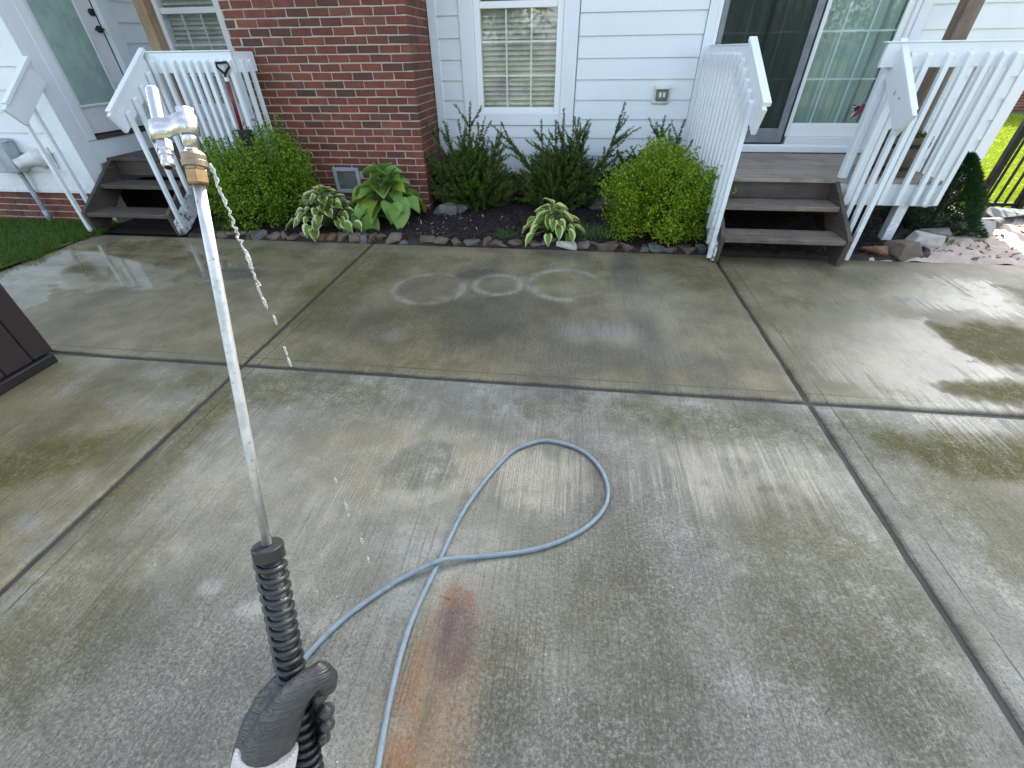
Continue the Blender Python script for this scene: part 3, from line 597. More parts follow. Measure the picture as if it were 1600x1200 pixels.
# --- windows
def window(name, x0, x1, z0, z1, Y, cas, meet, vm, hm, label, casl=True):
    """x0..x1, z0..z1 = glass of the lower sash; meet = height of meeting rail top"""
    F = .068; fr = MB()
    fr.box(x0 - F, x0, Y - .018, Y + .10, z0 - F, z1).box(x1, x1 + F, Y - .018, Y + .10, z0 - F, z1).box(x0, x1, Y - .018, Y + .10, z0 - F, z0 - .035).box(x0, x1, Y - .018, Y + .10, z1 - .06, z1)
    f = obj('window', fr, M['vinyl'], house, bevel=.004, label=label)
    c = MB().box(x0 - F - cas, x0 - F - .001, Y - .034, Y + .02, z0 - F - .115, z1 + .14).box(x1 + F + .001, x1 + F + cas, Y - .034, Y + .02, z0 - F - .115, z1 + .14)
    c.box(x0 - F, x1 + F, Y - .030, Y + .02, z0 - F - .115, z0 - F - .001).box(x0 - F, x1 + F, Y - .034, Y + .02, z1 + .001, z1 + .14)
    obj('casing', c, M['trim'], f, bevel=.003)
    obj('bottom_rail', MB().box(x0 + .0002, x1 - .0002, Y + .004, Y + .04, z0 - .0348, z0), M['vinyl'], f, bevel=.004)
    obj('meeting_rail', MB().box(x0 + .0002, x1 - .0002, Y - .004, Y + .05, meet - .06, meet), M['vinyl'], f, bevel=.004)
    for q in vm: obj('muntin', MB().box(q - .009, q + .009, Y + .028, Y + .034, z0, meet - .06), M['vinyl'], f)
    for q in hm: obj('muntin', MB().box(x0, x1, Y + .0275, Y + .0335, q - .009, q + .009), M['vinyl'], f)
    obj('pane', MB().box(x0, x1, Y + .020, Y + .024, z0, meet - .06), M['glass'], f)
    obj('pane', MB().box(x0, x1, Y + .040, Y + .044, meet, z1 - .06), M['glass'], f)
    z = z0 + .02; i = 0
    while z < z1 - .1:
        tl = .030 + random.uniform(-.003, .003)
        mb = MB().hexa([(x0 + .004, Y + .075, z), (x1 - .004, Y + .075, z), (x1 - .004, Y + .115, z + tl), (x0 + .004, Y + .115, z + tl), (x0 + .004, Y + .0735, z + .003), (x1 - .004, Y + .0735, z + .003), (x1 - .004, Y + .1135, z + tl + .003), (x0 + .004, Y + .1135, z + tl + .003)])
        obj('slat', mb, M['blind'], f); z += .0485; i += 1
    obj('blind_backing', MB().box(x0 - .03, x1 + .03, Y + .125, Y + .14, z0 - .03, z1), M['frost'], f)
    return f
window('window', -1.122, -.266, 1.088, 2.9, 6.15, .165, 2.06, (-.835, -.55), (1.40, 1.715), 'double-hung window with white blinds above the yews')
window('window', -5.28, -4.52, 1.10, 2.75, 6.55, .12, 2.11, (-5.03, -4.77), (1.42, 1.74), 'window with blinds above the left porch')

# --- sliding door
Y = 6.15
sl = obj('sliding_door', MB().box(1.40, 1.44, Y - .02, Y + .12, .70, 2.8).box(3.29, 3.33, Y - .02, Y + .12, .70, 2.8).box(1.4401, 3.2899, Y - .02, Y + .12, 2.74, 2.8).box(1.4401, 3.2899, Y - .035, Y + .12, .66, .72), M['vinyl'], house, bevel=.004, label='sliding glass door with insect screen and curtains')
obj('casing', MB().box(1.305, 1.3995, Y - .036, Y + .02, .63, 2.9).box(3.3305, 3.424, Y - .036, Y + .02, .63, 2.9).box(1.3996, 3.3304, Y - .036, Y + .02, 2.801, 2.9), M['trim'], sl, bevel=.003)
obj('threshold', MB().box(1.37, 3.36, Y - .055, Y - .0203, .638, .70).box(2.47, 3.289, Y - .03, Y + .03, .7205, .795), M['trim'], sl, bevel=.004)
mb = MB().box(2.43, 2.50, Y + .012, Y + .05, .796, 2.739).box(3.225, 3.289, Y + .012, Y + .05, .796, 2.739).box(2.5001, 3.2249, Y + .012, Y + .05, .796, .93).box(2.5001, 3.2249, Y + .012, Y + .05, 2.66, 2.739)
obj('door_panel', mb, M['vinyl'], sl, bevel=.004); obj('pane', MB().box(2.50, 3.225, Y + .028, Y + .033, .93, 2.66), M['doorglass'], sl)
mb = MB().box(1.445, 1.51, Y + .055, Y + .09, .721, 2.739).box(2.40, 2.47, Y + .055, Y + .09, .721, 2.739).box(1.5101, 2.3999, Y + .055, Y + .09, .721, .86).box(1.5101, 2.3999, Y + .055, Y + .09, 2.66, 2.739)
obj('door_panel', mb, M['vinyl'], sl, bevel=.004); obj('pane', MB().box(1.51, 2.40, Y + .070, Y + .075, .86, 2.66), M['doorglass'], sl)
for q in (2.70, 2.965): obj('muntin', MB().box(q - .008, q + .008, Y + .036, Y + .041, .93, 2.66), M['vinyl'], sl)
for q in (1.345, 1.755, 2.2): obj('muntin', MB().box(2.50, 3.225, Y + .0355, Y + .0405, q - .008, q + .008), M['vinyl'], sl)
for q in (1.76, 2.11): obj('muntin', MB().box(q - .008, q + .008, Y + .078, Y + .083, .86, 2.66), M['vinyl'], sl)
for q in (1.345, 1.755, 2.2): obj('muntin', MB().box(1.51, 2.40, Y + .0775, Y + .0825, q - .008, q + .008), M['vinyl'], sl)
mb = MB().box(1.445, 1.50, Y - .016, Y + .008, .722, 2.739).box(2.355, 2.43, Y - .016, Y + .008, .722, 2.739).box(1.5001, 2.3549, Y - .016, Y + .008, .722, .88).box(1.5001, 2.3549, Y - .016, Y + .008, 2.68, 2.739)
scr = obj('screen_door', mb, M['screen_frame'], sl, bevel=.003)
obj('screen_mesh', MB().box(1.50, 2.355, Y - .006, Y - .004, .88, 2.68), M['screen'], scr); obj('mullion', MB().box(1.925, 1.965, Y - .008, Y + .004, .881, 2.679), M['black_metal'], scr)
obj('gasket', MB().box(2.4305, 2.445, Y - .022, Y + .008, .70, 2.739).box(1.46, 2.4304, Y - .036, Y - .0205, .7215, .735), M['gasket'], scr)
mb = MB(); xs = np.linspace(1.42, 3.32, 260); ph = np.cumsum(rng.uniform(.05, .42, 260)); yy = Y + .19 + .032 * np.sin(ph) + .012 * np.sin(ph * 2.3 + 1)
mb.add([(x, y_, z) for z in (.70, 2.75) for x, y_ in zip(xs, yy)], [(i, i + 1, 260 + i + 1, 260 + i) for i in range(259)])
obj('curtain', mb, M['curtain'], sl, smooth=True); obj('room_backing', MB().box(1.2, 3.5, Y + .5, Y + .52, .5, 3.0).box(1.2, 3.5, Y + .2401, Y + .4999, .5, .52), M['interior'], sl)
# red, white and blue bird sticker on the glass
st = empty('window_sticker', (3.15, Y + .027, 1.05), 'small red, white and blue bird sticker low on the sliding door glass', 'sticker')
def flat(name, pts, mat, y, par):
    return obj(name, MB().prism(pts, 'y', y, y + .0012), mat, par)
mR = m_plain('sticker_red', (.30, .025, .045), .4); mW = m_plain('sticker_white', (.75, .72, .70), .4); mBl = m_plain('sticker_blue', (.012, .02, .09), .4)
yS = Y + .0262
flat('bird_body', [(3.110, .965), (3.135, .985), (3.175, 1.01), (3.205, 1.05), (3.215, 1.09), (3.205, 1.115), (3.19, 1.12), (3.175, 1.10), (3.165, 1.065), (3.14, 1.02), (3.12, .99)], mR, yS, st)
flat('bird_beak', [(3.200, 1.117), (3.225, 1.14), (3.212, 1.112)], mW, yS, st); flat('bird_breast', [(3.105, 1.0), (3.125, 1.035), (3.135, 1.025), (3.118, .995)], mW, yS - .0015, st)
flat('wing', [(3.172, 1.09), (3.15, 1.10), (3.122, 1.085), (3.115, 1.06), (3.128, 1.04), (3.158, 1.05)], mBl, yS - .002, st)
for i, (c_, o_) in enumerate(((mR, 0), (mW, 1), (mR, 2), (mW, 3))):
    z = 1.108 - .013 * o_; flat('wing_stripe', [(3.122 + .002 * o_, z), (3.085 + .003 * o_, z - .001), (3.085 + .003 * o_, z - .0125), (3.120 + .002 * o_, z - .0125)], c_, yS, st)

# --- left porch door (in the side wall)
XD = -5.52
ld = obj('porch_door', MB().box(-5.60, -5.555, 5.055, 5.865, .925, 2.94), M['door_white'], house, label='white porch door with full glass and dark handle set in the side wall')
obj('casing', MB().box(-5.56, -5.498, 4.9305, 5.05, .87, 3.05).box(-5.56, -5.498, 5.88, 6.07, .87, 3.05).box(-5.56, -5.498, 5.0501, 5.8799, 2.95, 3.05), M['trim'], ld, bevel=.006)
obj('pane', MB().box(-5.5490, -5.5455, 5.11, 5.63, 1.205, 2.80), M['doorglass'], ld); obj('door_blind', MB().box(-5.5549, -5.5525, 5.11, 5.63, 1.205, 2.80), M['frost'], ld)
obj('glass_stop', MB().box(-5.5549, -5.535, 5.085, 5.1099, 1.18, 2.83).box(-5.5549, -5.535, 5.6301, 5.655, 1.18, 2.83).box(-5.5549, -5.535, 5.11, 5.63, 1.18, 1.2049).box(-5.5549, -5.535, 5.11, 5.63, 2.801, 2.83), M['door_white'], ld, bevel=.004)
obj('gap', MB().box(-5.5549, -5.550, 5.858, 5.8795, .925, 2.94), M['black'], ld)
obj('threshold', MB().box(-5.56, -5.49, 5.05, 5.88, .87, .905), M['darktread'], ld); obj('kick_board', MB().box(-5.56, -5.503, 4.931, 6.07, .64, .868), M['trim'], ld)
obj('gap', MB().box(-5.553, -5.545, 5.05, 5.88, .9055, .926), M['black'], ld)
obj('deadbolt', MB().tube([(-5.555, 5.815, 2.035), (-5.53, 5.815, 2.035)], .035, 14), M['bronze'], ld, bevel=.004)
h = obj('handle', MB().tube([(-5.555, 5.815, 1.885), (-5.535, 5.815, 1.885)], .034, 14).tube([(-5.535, 5.815, 1.885), (-5.49, 5.815, 1.885), (-5.485, 5.79, 1.885), (-5.485, 5.70, 1.880)], [.012, .012, .012, .009], 8), M['bronze'], ld)

# --- fittings on the walls
ob = obj('outlet_cover', MB().box(.862, 1.062, 6.115, 6.145, 1.118, 1.305), M['white_plastic'], house, bevel=.02, label='weatherproof outlet box on the siding')
obj('flip_lid', MB().box(.90, 1.035, 6.085, 6.1145, 1.155, 1.262), M['outlet_clear'], ob, bevel=.01)
obj('lid_hood', MB().box(.885, 1.05, 6.075, 6.1147, 1.264, 1.292), M['white_plastic'], ob, bevel=.006)
for q in (.945, .988): obj('socket', MB().box(q - .013, q + .013, 6.080, 6.0848, 1.19, 1.235), M['white_plastic'], ob, bevel=.004)
eb = obj('utility_box', MB().box(-6.62, -6.24, 4.60, 4.74, .60, .89).prism([(4.60, .8905), (4.74, .8905), (4.74, .93)], 'x', -6.62, -6.24), M['grey_plastic'], house, bevel=.006, label='grey utility box on the left wall')
obj('conduit', MB().tube([(-6.36, 4.70, .60), (-6.36, 4.70, .02)], .024, 10).tube([(-6.36, 4.70, .16), (-6.36, 4.70, .06)], .029, 10), M['grey_plastic'], eb, smooth=True)
dv = obj('dryer_vent', MB().tube([(-5.98, 4.745, .735), (-5.99, 4.70, .735), (-6.02, 4.64, .73), (-6.07, 4.56, .71), (-6.10, 4.52, .70)], [.105, .10, .075, .055, .052], 20, False), M['white_plastic'], house, smooth=True, label='white round vent hood beside the utility box')
obj('vent_plate', MB().box(-6.08, -5.86, 4.735, 4.752, .62, .84), M['white_plastic'], dv, bevel=.004)
obj('vent_mouth', MB().tube([(-6.095, 4.527, .702), (-6.099, 4.522, .7005)], .045, 16), M['frost'], dv)

# ================================================================== RIGHT PORCH
dk = empty('wooden_porch', (2.4, 5.4, 0), 'white-railed wooden porch with grey steps below the sliding door', 'porch')
ZD = .625; YF = 4.79
fl = obj('floor_frame', MB().box(1.46, 3.42, 4.84, 6.10, .42, .594), M['stringer'], dk)
y = YF - .02; i = 0
while y < 6.08:
    y1 = min(y + .138, 6.112); obj('floor_board', MB().box(1.43 + random.uniform(-.004, .004), 3.45, y, y1 - .005, .595, ZD + random.uniform(-.002, .002)), M['deckwood'], fl, bevel=.003); y += .1395
obj('rim_board', MB().box(2.56, 3.448, YF - .012, YF + .03, .40, .594), M['rail'], dk, bevel=.003); obj('rim_board', MB().box(1.385, 1.4295, YF + .031, 6.12, .40, .594), M['rail'], dk, bevel=.003)
obj('rim_board', MB().box(3.405, 3.4495, YF + .031, 6.12, .38, .594), M['rail'], dk, bevel=.003)
obj('riser_board', MB().box(1.431, 2.528, YF + .02, YF + .045, .44, .592), M['darktread'], dk, bevel=.003)
for (q, yy_) in ((3.235, 4.86), (3.36, 6.0)): obj('leg', MB().box(q - .045, q + .045, yy_ - .045, yy_ + .045, .0, .419), M['rail'], dk, bevel=.004)
# steps
def steps(par, x0, x1, tr, deck_y, deck_z, mat_t, wl, wr, skirt_l, skirt_r):
    prof = [(deck_y, deck_z - .002), (deck_y + .05, deck_z - .002), (deck_y + .05, deck_z - .23), (tr[0][0] + .16, .0), (tr[0][0] + .015, .0), (tr[0][0] - .015, tr[0][1] + .01)]
    base = obj('stringer', MB().prism(prof, 'x', x1, x1 + .04), M['stringer'], par, bevel=.004); obj('stringer', MB().prism(prof, 'x', x0 - .04, x0), M['stringer'], par, bevel=.004)
    for (yf, z, dp) in tr:
        obj('tread', MB().box(x0 + .001, x1 - .001, yf, yf + dp, z - .042, z), M[mat_t], base, bevel=.004)
    for s_, xx in ((skirt_l, x0 - .041), (skirt_r, x1 + .041)):
        if s_:
            a = xx - .02 if s_ < 0 else xx; b2 = xx if s_ < 0 else xx + .02
            yb = tr[0][0]
            obj('skirt_board', MB().prism([(deck_y + .02, deck_z - .16), (deck_y + .02, deck_z - .36), (yb + .17, .03), (yb + .06, .0), (yb + .01, .015), (yb + .0, .16), (deck_y - .08, deck_z - .16)], 'x', a, b2), M['skirt'], base, bevel=.004)
    return base
TR = [(4.185, .24, .285), (4.505, .443, .285)]
steps(dk, 1.45, 2.50, TR, YF, ZD, 'treadwood', 0, 0, -1, 0)
def rail_beam(name, par, p0, p1, hgt, th_, cap=.038, mat='rail'):
    """rail on edge with a narrow cap strip on top"""
    p0, p1 = Vector(p0), Vector(p1)
    o = obj(name, MB().beam(p0 - Vector((0, 0, hgt / 2)), p1 - Vector((0, 0, hgt / 2)), (0, 0, 1), th_, hgt), M[mat], par, bevel=.003)
    return o
def baluster(par, x, y, z0, z1, sx=.036, ang=0, mat='rail'):
    h = sx / 2; t = .012
    mb = MB().hexa([(x - h, y - h, z0 + t), (x + h, y - h, z0 + t), (x + h, y + h, z0), (x - h, y + h, z0), (x - h, y - h, z1 - t * 1.5), (x + h, y - h, z1 - t * 1.5), (x + h, y + h, z1), (x - h, y + h, z1)])
    return obj('baluster', mb, M[mat], par, bevel=.002)
# front rail, right of the steps
RT = 1.645
fr = rail_beam('front_railing', dk, (2.46, 4.768, RT), (3.47, 4.768, RT), .16, .036)
obj('rail_cap', MB().box(2.44, 3.49, 4.742, 4.80, RT + .001, RT + .012), M['rail'], fr, bevel=.003)
for x in (2.668, 2.788, 2.943, 3.092, 3.236, 3.335, 3.43): baluster(fr, x, 4.731, .412, 1.588, .040)
rs = rail_beam('side_railing', dk, (3.452, 4.80, RT), (3.452, 6.10, RT), .16, .036)
for i in range(9): baluster(rs, 3.492, 4.90 + i * .142, .40, 1.59, .038)
# stair rail right
SX = 2.585
s1 = rail_beam('stair_railing', dk, (SX, 4.80, 1.640), (SX, 4.285, 1.225), .20, .036, mat='skirt')
obj('rail_cap', MB().beam((SX + .004, 4.82, 1.668), (SX + .004, 4.275, 1.229), (0, 0, 1), .052, .03), M['rail'], s1, bevel=.003)
obj('newel_post', MB().box(SX - .045, SX + .020, 4.803, 4.865, .63, 1.62), M['rail'], s1, bevel=.003)
for i, y in enumerate((4.30, 4.445, 4.59, 4.725)):
    zb = max(.02, (y - 4.29) * .86 + .0); baluster(s1, SX + .04, y, zb, 1.19 + (y - 4.285) * .80, .038)
# left side rail + stair rail
LX = 1.405
s2 = rail_beam('side_railing', dk, (LX, 4.80, 1.645), (LX, 6.115, 1.645), .16, .036)
obj('rail_cap', MB().box(LX - .02, LX + .03, 4.80, 6.115, 1.646, 1.658), M['rail'], s2, bevel=.003)
for i in range(10): baluster(s2, LX - .038, 4.86 + i * .134, .40, 1.60, .038)
s3 = rail_beam('stair_railing', dk, (LX, 4.797, 1.655), (LX, 4.06, 1.27), .20, .036)
obj('rail_cap', MB().beam((LX + .012, 4.80, 1.690), (LX + .012, 4.04, 1.289), (0, 0, 1), .062, .034), M['rail'], s3, bevel=.003)
for i, y in enumerate((4.235, 4.36, 4.485, 4.61, 4.735)):
    zb = max(.02, (y - 4.20) * .86 - .02); baluster(s3, LX - .038, y, zb, 1.245 + (y - 4.06) * .52 - .03, .038)

# ================================================================== LEFT PORCH
lk = empty('wooden_porch', (-4.6, 5.6, 0), 'dark wooden porch with white rails and steps beside the chimney', 'porch')
LZ = .685; LY = 5.05
fl = obj('floor_frame', MB().box(-5.48, -3.70, 5.10, 6.52, .47, .654), M['stringer'], lk); y = LY - .02
while y < 6.5:
    obj('floor_board', MB().box(-5.495, -3.70 if y > 5.25 else -3.46, y, min(y + .134, 6.54), .655, LZ), M['stepwood'], fl, bevel=.003); y += .1395
obj('rim_board', MB().box(-4.35, -3.455, LY - .012, LY + .03, .44, .654), M['rail'], lk, bevel=.003); obj('riser_board', MB().box(-5.44, -4.392, LY + .02, LY + .045, .49, .652), M['stepwood'], lk, bevel=.003)
obj('leg', MB().box(-3.56, -3.47, LY + .035, LY + .125, .0, .469), M['rail'], lk, bevel=.004)
st_l = steps(lk, -5.44, -4.43, [(4.40, .235, .27), (4.72, .46, .27)], LY, LZ, 'stepwood', 0, 0, 0, 1)
fr = rail_beam('front_railing', lk, (-4.40, 5.028, 1.66), (-3.455, 5.028, 1.66), .17, .036)
obj('rail_cap', MB().box(-4.40, -3.45, 5.00, 5.055, 1.661, 1.673), M['rail'], fr, bevel=.003)
for x in (-4.335, -4.223, -4.109, -4.015, -3.925, -3.838, -3.749, -3.651, -3.564, -3.485): baluster(fr, x, 4.99, .45, 1.60, .040)
sr = rail_beam('side_railing', lk, (-3.47, 5.055, 1.66), (-3.47, 5.385, 1.66), .17, .036)
for y in (5.12, 5.25): baluster(sr, -3.433, y, .45, 1.60, .038)
QX = -4.40
s4 = rail_beam('stair_railing', lk, (QX, 5.00, 1.655), (QX, 4.32, 1.205), .19, .036)
obj('rail_cap', MB().beam((QX - .006, 5.02, 1.690), (QX - .006, 4.30, 1.214), (0, 0, 1), .055, .032), M['rail'], s4, bevel=.003)
for y in (4.45, 4.60, 4.75, 4.90): baluster(s4, QX + .052, y, max(.03, (y - 4.42) * .95 + .04), 1.13 + (y - 4.32) * .66, .038)
s5 = rail_beam('stair_railing', lk, (-5.47, 4.735, 1.60), (-5.47, 4.30, 1.265), .19, .036)
obj('rail_cap', MB().beam((-5.464, 4.74, 1.636), (-5.464, 4.28, 1.282), (0, 0, 1), .055, .032), M['rail'], s5, bevel=.003)
for y in (4.40, 4.55): baluster(s5, -5.508, y, (y - 4.40) * .9 + .02, 1.19 + (y - 4.3) * .66, .038)

# ------------------------------------------------------------------ posts, shovel, barrel planter
p1 = obj('post', MB().box(3.285, 3.415, 5.38, 5.51, ZD, 3.64), M['postgrey'], bevel=.006, label='brown square wooden post rising behind the right porch rail', category='post')
p2 = obj('post', MB().box(-4.475, -4.355, 5.22, 5.34, LZ, 3.64), M['post'], bevel=.006, label='tan knotty wooden post rising behind the left porch rail', category='post')
sh = empty('garden_shovel', (-3.55, 4.955, .85), 'red-handled shovel with black grip hanging on the left porch rail', 'shovel')
a0, a1 = Vector((-3.54, 4.945, 1.46)), Vector((-3.55, 4.925, .99))
obj('shaft', MB().tube([a0, a1], .019, 10), M['red'], sh, smooth=True)
obj('grip', MB().tube([(-3.54, 4.945, 1.45), (-3.545, 4.945, 1.485), (-3.60, 4.945, 1.535), (-3.595, 4.945, 1.57), (-3.48, 4.945, 1.575), (-3.465, 4.945, 1.54), (-3.535, 4.945, 1.485)], .012, 8), M['black'], sh, smooth=True)
obj('ferrule', MB().tube([(-3.54, 4.945, 1.455), (-3.54, 4.945, 1.42)], .022, 10), M['white_plastic'], sh)
mb = MB(); n = 7
for i in range(n + 1):
    t = i / n; wd = .085 * (1 - t ** 3) ** .5 if t < 1 else .004; zz = 1.0 - t * .24
    for k in range(5): q = (k - 2) / 2; mb.v.append((-3.55 + q * wd + .03, 4.925 - .03 * (1 - q * q) * (1 - t * .5), zz)); mb.uv.append((0, 0))
mb.f = [(i * 5 + k, i * 5 + k + 1, i * 5 + 6 + k, i * 5 + 5 + k) for i in range(n) for k in range(4)]
bl = obj('blade', mb, M['black'], sh, smooth=True); sm = bl.modifiers.new('thick', 'SOLIDIFY'); sm.thickness = .004
bp = empty('barrel_planter', (3.09, 5.10, ZD), 'half-barrel planter with dark hoops standing behind the right porch rail', 'planter')
NS = 22
for i in range(NS):
    a = 2 * math.pi * i / NS; b2 = 2 * math.pi * (i + .96) / NS; mb = MB(); prof = [(.205, .0), (.232, .16), (.24, .335)]; vs = []
    for (rr, z) in prof:
        for (an, dr) in ((a, 0), (b2, 0), (b2, -.02), (a, -.02)): vs.append((3.09 + (rr + dr) * math.cos(an), 5.10 + (rr + dr) * math.sin(an), ZD + .001 + z))
    mb.add(vs, [(0, 1, 5, 4), (1, 2, 6, 5), (2, 3, 7, 6), (3, 0, 4, 7), (4, 5, 9, 8), (5, 6, 10, 9), (6, 7, 11, 10), (7, 4, 8, 11), (8, 9, 10, 11), (3, 2, 1, 0)]); obj('stave', mb, M['stave'], bp)
for (z, rr) in ((.06, .219), (.25, .2385)):
    vs = []; n = 28
    for i in range(n):
        a = 2 * math.pi * i / n
        for (r_, z_) in ((rr, z), (rr + .004, z), (rr + .006, z + .035), (rr + .001, z + .035)): vs.append((3.09 + r_ * math.cos(a), 5.10 + r_ * math.sin(a), ZD + z_))
    obj('hoop', MB().add(vs, [(i * 4 + k, ((i + 1) % n) * 4 + k, ((i + 1) % n) * 4 + (k + 1) % 4, i * 4 + (k + 1) % 4) for i in range(n) for k in range(4)]), M['iron'], bp, smooth=False)
obj('soil', MB().tube([(3.09, 5.10, ZD + .2), (3.09, 5.10, ZD + .29)], .215, 24), M['mulch'], bp)
th = rng.uniform(0, 6.28, 500); rr = .19 * np.sqrt(rng.uniform(0, 1, 500)); o = blades('planting', np.stack([3.09 + rr * np.cos(th), 5.10 + rr * np.sin(th), 0 * th + ZD + .29], -1), rng.uniform(.04, .12, 500), rng.uniform(.008, .02, 500), M['grass'], .6, parent=bp)

# ================================================================== FENCE + NEIGHBOUR
fe = empty('metal_fence', (5.2, 6.15, 0), 'black metal picket fence running from the house corner', 'fence')
FY = 6.16
for x in (4.93, 5.40, 6.9): obj('fence_post', MB().box(x - .034, x + .034, FY - .034, FY + .034, 0, 1.32), M['black_metal'], fe, bevel=.004)
for z in (.07, 1.15): obj('fence_rail', MB().box(4.965, 6.87, FY - .014, FY + .014, z, z + .035), M['black_metal'], fe)
for i in range(17):
    x = 5.015 + i * .108
    if abs(x - 5.40) > .06: obj('picket', MB().box(x - .010, x + .010, FY - .010, FY + .010, .03, 1.28), M['black_metal'], fe)
nb = empty('neighbour_building', (13, 17, 0), 'low white building with a brick base beyond the far lawn', 'building')
bb = obj('wall', MB().box(9, 20, 17.02, 21, 0, 2.6), M['siding'], nb)
nbw = obj('brick_base', MB().box(8.97, 20, 16.985, 17.019, 0, .62), M['mortar'], nb); mb = MB()
for k in range(8):
    for i in range(46): x = 9.0 + (i + (.5 if k % 2 else 0)) * .235; mb.box(x, x + .222, 16.975, 16.99, .01 + k * .076, .075 + k * .076)
obj('brick', mb, M['brick'], nbw, kind='stuff')
for k in range(10): z = .62 + k * .2; obj('siding_board', MB().hexa([(9, 16.99, z), (20, 16.99, z), (20, 17.03, z), (9, 17.03, z), (9, 17.012, z + .2), (20, 17.012, z + .2), (20, 17.03, z + .2), (9, 17.03, z + .2)]), M['siding'], bb)

# ================================================================== HOT TUB
ht = empty('hot_tub', (-4.4, 1.0, 0), 'dark brown panelled hot tub cabinet on a black base at the left edge', 'hot tub')
obj('base', MB().box(-5.35, -3.372, .0, 2.005, .0, .062), M['tub_base'], ht, bevel=.006)
TX = -3.405
ys = [2.04, 1.905, 1.735, 1.565, 1.395, 1.225, 1.055, .885, .715, .545, .375, .205, .03]
for i in range(len(ys) - 1):
    y1, y0 = ys[i], ys[i + 1]
    obj('panel', MB().box(TX - .03, TX + (.006 if i == 0 else 0), y0 + .004, y1 - .001, .064, .86), M['tub'], ht, bevel=.010 if i == 0 else .006)
obj('core', MB().box(-5.3, TX - .031, .05, 2.0, .063, .86), M['gasket'], ht); obj('back_panel', MB().box(-5.3, TX - .031, 2.001, 2.035, .064, .86), M['tub'], ht, bevel=.006)
obj('lid', MB().box(-5.38, TX + .03, -.02, 2.08, .865, .96), M['tub'], ht, bevel=.02)

# ================================================================== PLANTS
def rot_to(d):
    return Vector(d).to_track_quat('Z', 'Y').to_matrix()
def leafcloud(P, D, L, W, up=.25):
    """one small rhombic leaf per point: P base, D direction"""
    n = len(P); D = D / np.linalg.norm(D, axis=1)[:, None]; A = rng.normal(0, 1, (n, 3)); Sd = np.cross(D, A); Sd /= np.linalg.norm(Sd, axis=1)[:, None]
    N_ = np.cross(Sd, D); L = L[:, None]; W = W[:, None]
    V = np.stack([P, P + D * L * .5 + Sd * W * .5 + N_ * W * .15, P + D * L, P + D * L * .5 - Sd * W * .5 + N_ * W * .15], 1).reshape(-1, 3)
    return V, np.arange(n * 4).reshape(-1, 4)
def rdir(n, zmin=-1):
    z = rng.uniform(zmin, 1, n); a = rng.uniform(0, 2 * np.pi, n); s = np.sqrt(1 - z * z); return np.stack([s * np.cos(a), s * np.sin(a), z], -1)
def bush(name, c, rad, zc, nclump, per, mat, leaf, label, cat, stretch_top=None, lump=.17, group=None, seed=1):
    """rounded shrub built of leafy twigs: clumps of small leaves on an uneven surface"""
    e = empty(name, (c[0], c[1], .03), label, cat, group)
    rs = np.random.default_rng(seed)
    zz = rs.uniform(-.75, 1, nclump); aa = rs.uniform(0, 2 * np.pi, nclump); ss = np.sqrt(1 - zz * zz); D = np.stack([ss * np.cos(aa), ss * np.sin(aa), zz], -1); lo = rs.uniform(0, 10, 6)
    lumpf = 1 + lump * (np.sin(D[:, 0] * 5 + lo[0]) * np.sin(D[:, 1] * 5 + lo[1]) + .7 * np.sin(D[:, 2] * 6 + lo[2] + D[:, 0] * 4)) + rs.normal(0, .075, nclump)
    if stretch_top is not None: lumpf *= 1 + stretch_top[2] * np.exp(-((D[:, 0] - stretch_top[0]) ** 2 + (D[:, 1] - stretch_top[1]) ** 2) / .10) * (D[:, 2] > 0)
    inner = rs.uniform(0, 1, nclump) < .42; dep = np.where(inner, rs.uniform(.35, .86, nclump), 1.0); spike = rs.uniform(0, 1, nclump) < .13; dep = np.where(spike, rs.uniform(1.04, 1.22, nclump), dep)
    Pc = np.array([c[0], c[1], zc]) + D * np.array(rad) * (lumpf * dep)[:, None]; Pc[:, 2] = np.maximum(Pc[:, 2], .05)
    n = nclump * per; k = np.repeat(np.arange(nclump), per); up = np.array([0, 0, 1.0])
    t = rs.uniform(-1, 1, n); tw = (D * .9 + up * .6 + rs.normal(0, .25, (nclump, 3)))[k]; tw /= np.linalg.norm(tw, axis=1)[:, None]
    P = Pc[k] + tw * (t * leaf * 2.6)[:, None] + rs.normal(0, leaf * .75, (n, 3)) * (1.05 - .5 * t)[:, None]
    LD = tw * .8 + rs.normal(0, .7, (n, 3)); V, F = leafcloud(P, LD, rs.uniform(.7, 1.25, n) * leaf, rs.uniform(.48, .68, n) * leaf)
    obj('foliage', np_mesh('foliage', V, F), mat, e)
    mb = MB()
    for i in range(14):
        d = rdir(1, .2)[0]; p0 = Vector((c[0] + rng.normal(0, .04), c[1] + rng.normal(0, .04), .03)); p2 = Vector((c[0] + d[0] * rad[0] * .8, c[1] + d[1] * rad[1] * .8, zc + d[2] * rad[2] * .75)); p1_ = p0.lerp(p2, .5) + Vector((0, 0, .06))
        mb.tube([p0, p1_, p2], [.012, .008, .004], 5)
    obj('stems', mb, M['twig'], e); return e
bush('boxwood_shrub', (-3.56, 4.98), (.58, .42, .43), .42, 2300, 15, M['boxwood_l'], .031, 'bright green boxwood beside the left steps, against the chimney', 'shrub', (.08, 0, .28), seed=14)
bush('boxwood_shrub', (.90, 4.80), (.44, .36, .40), .40, 2050, 15, M['boxwood'], .029, 'yellow-green rounded boxwood beside the right porch steps', 'shrub', seed=25)

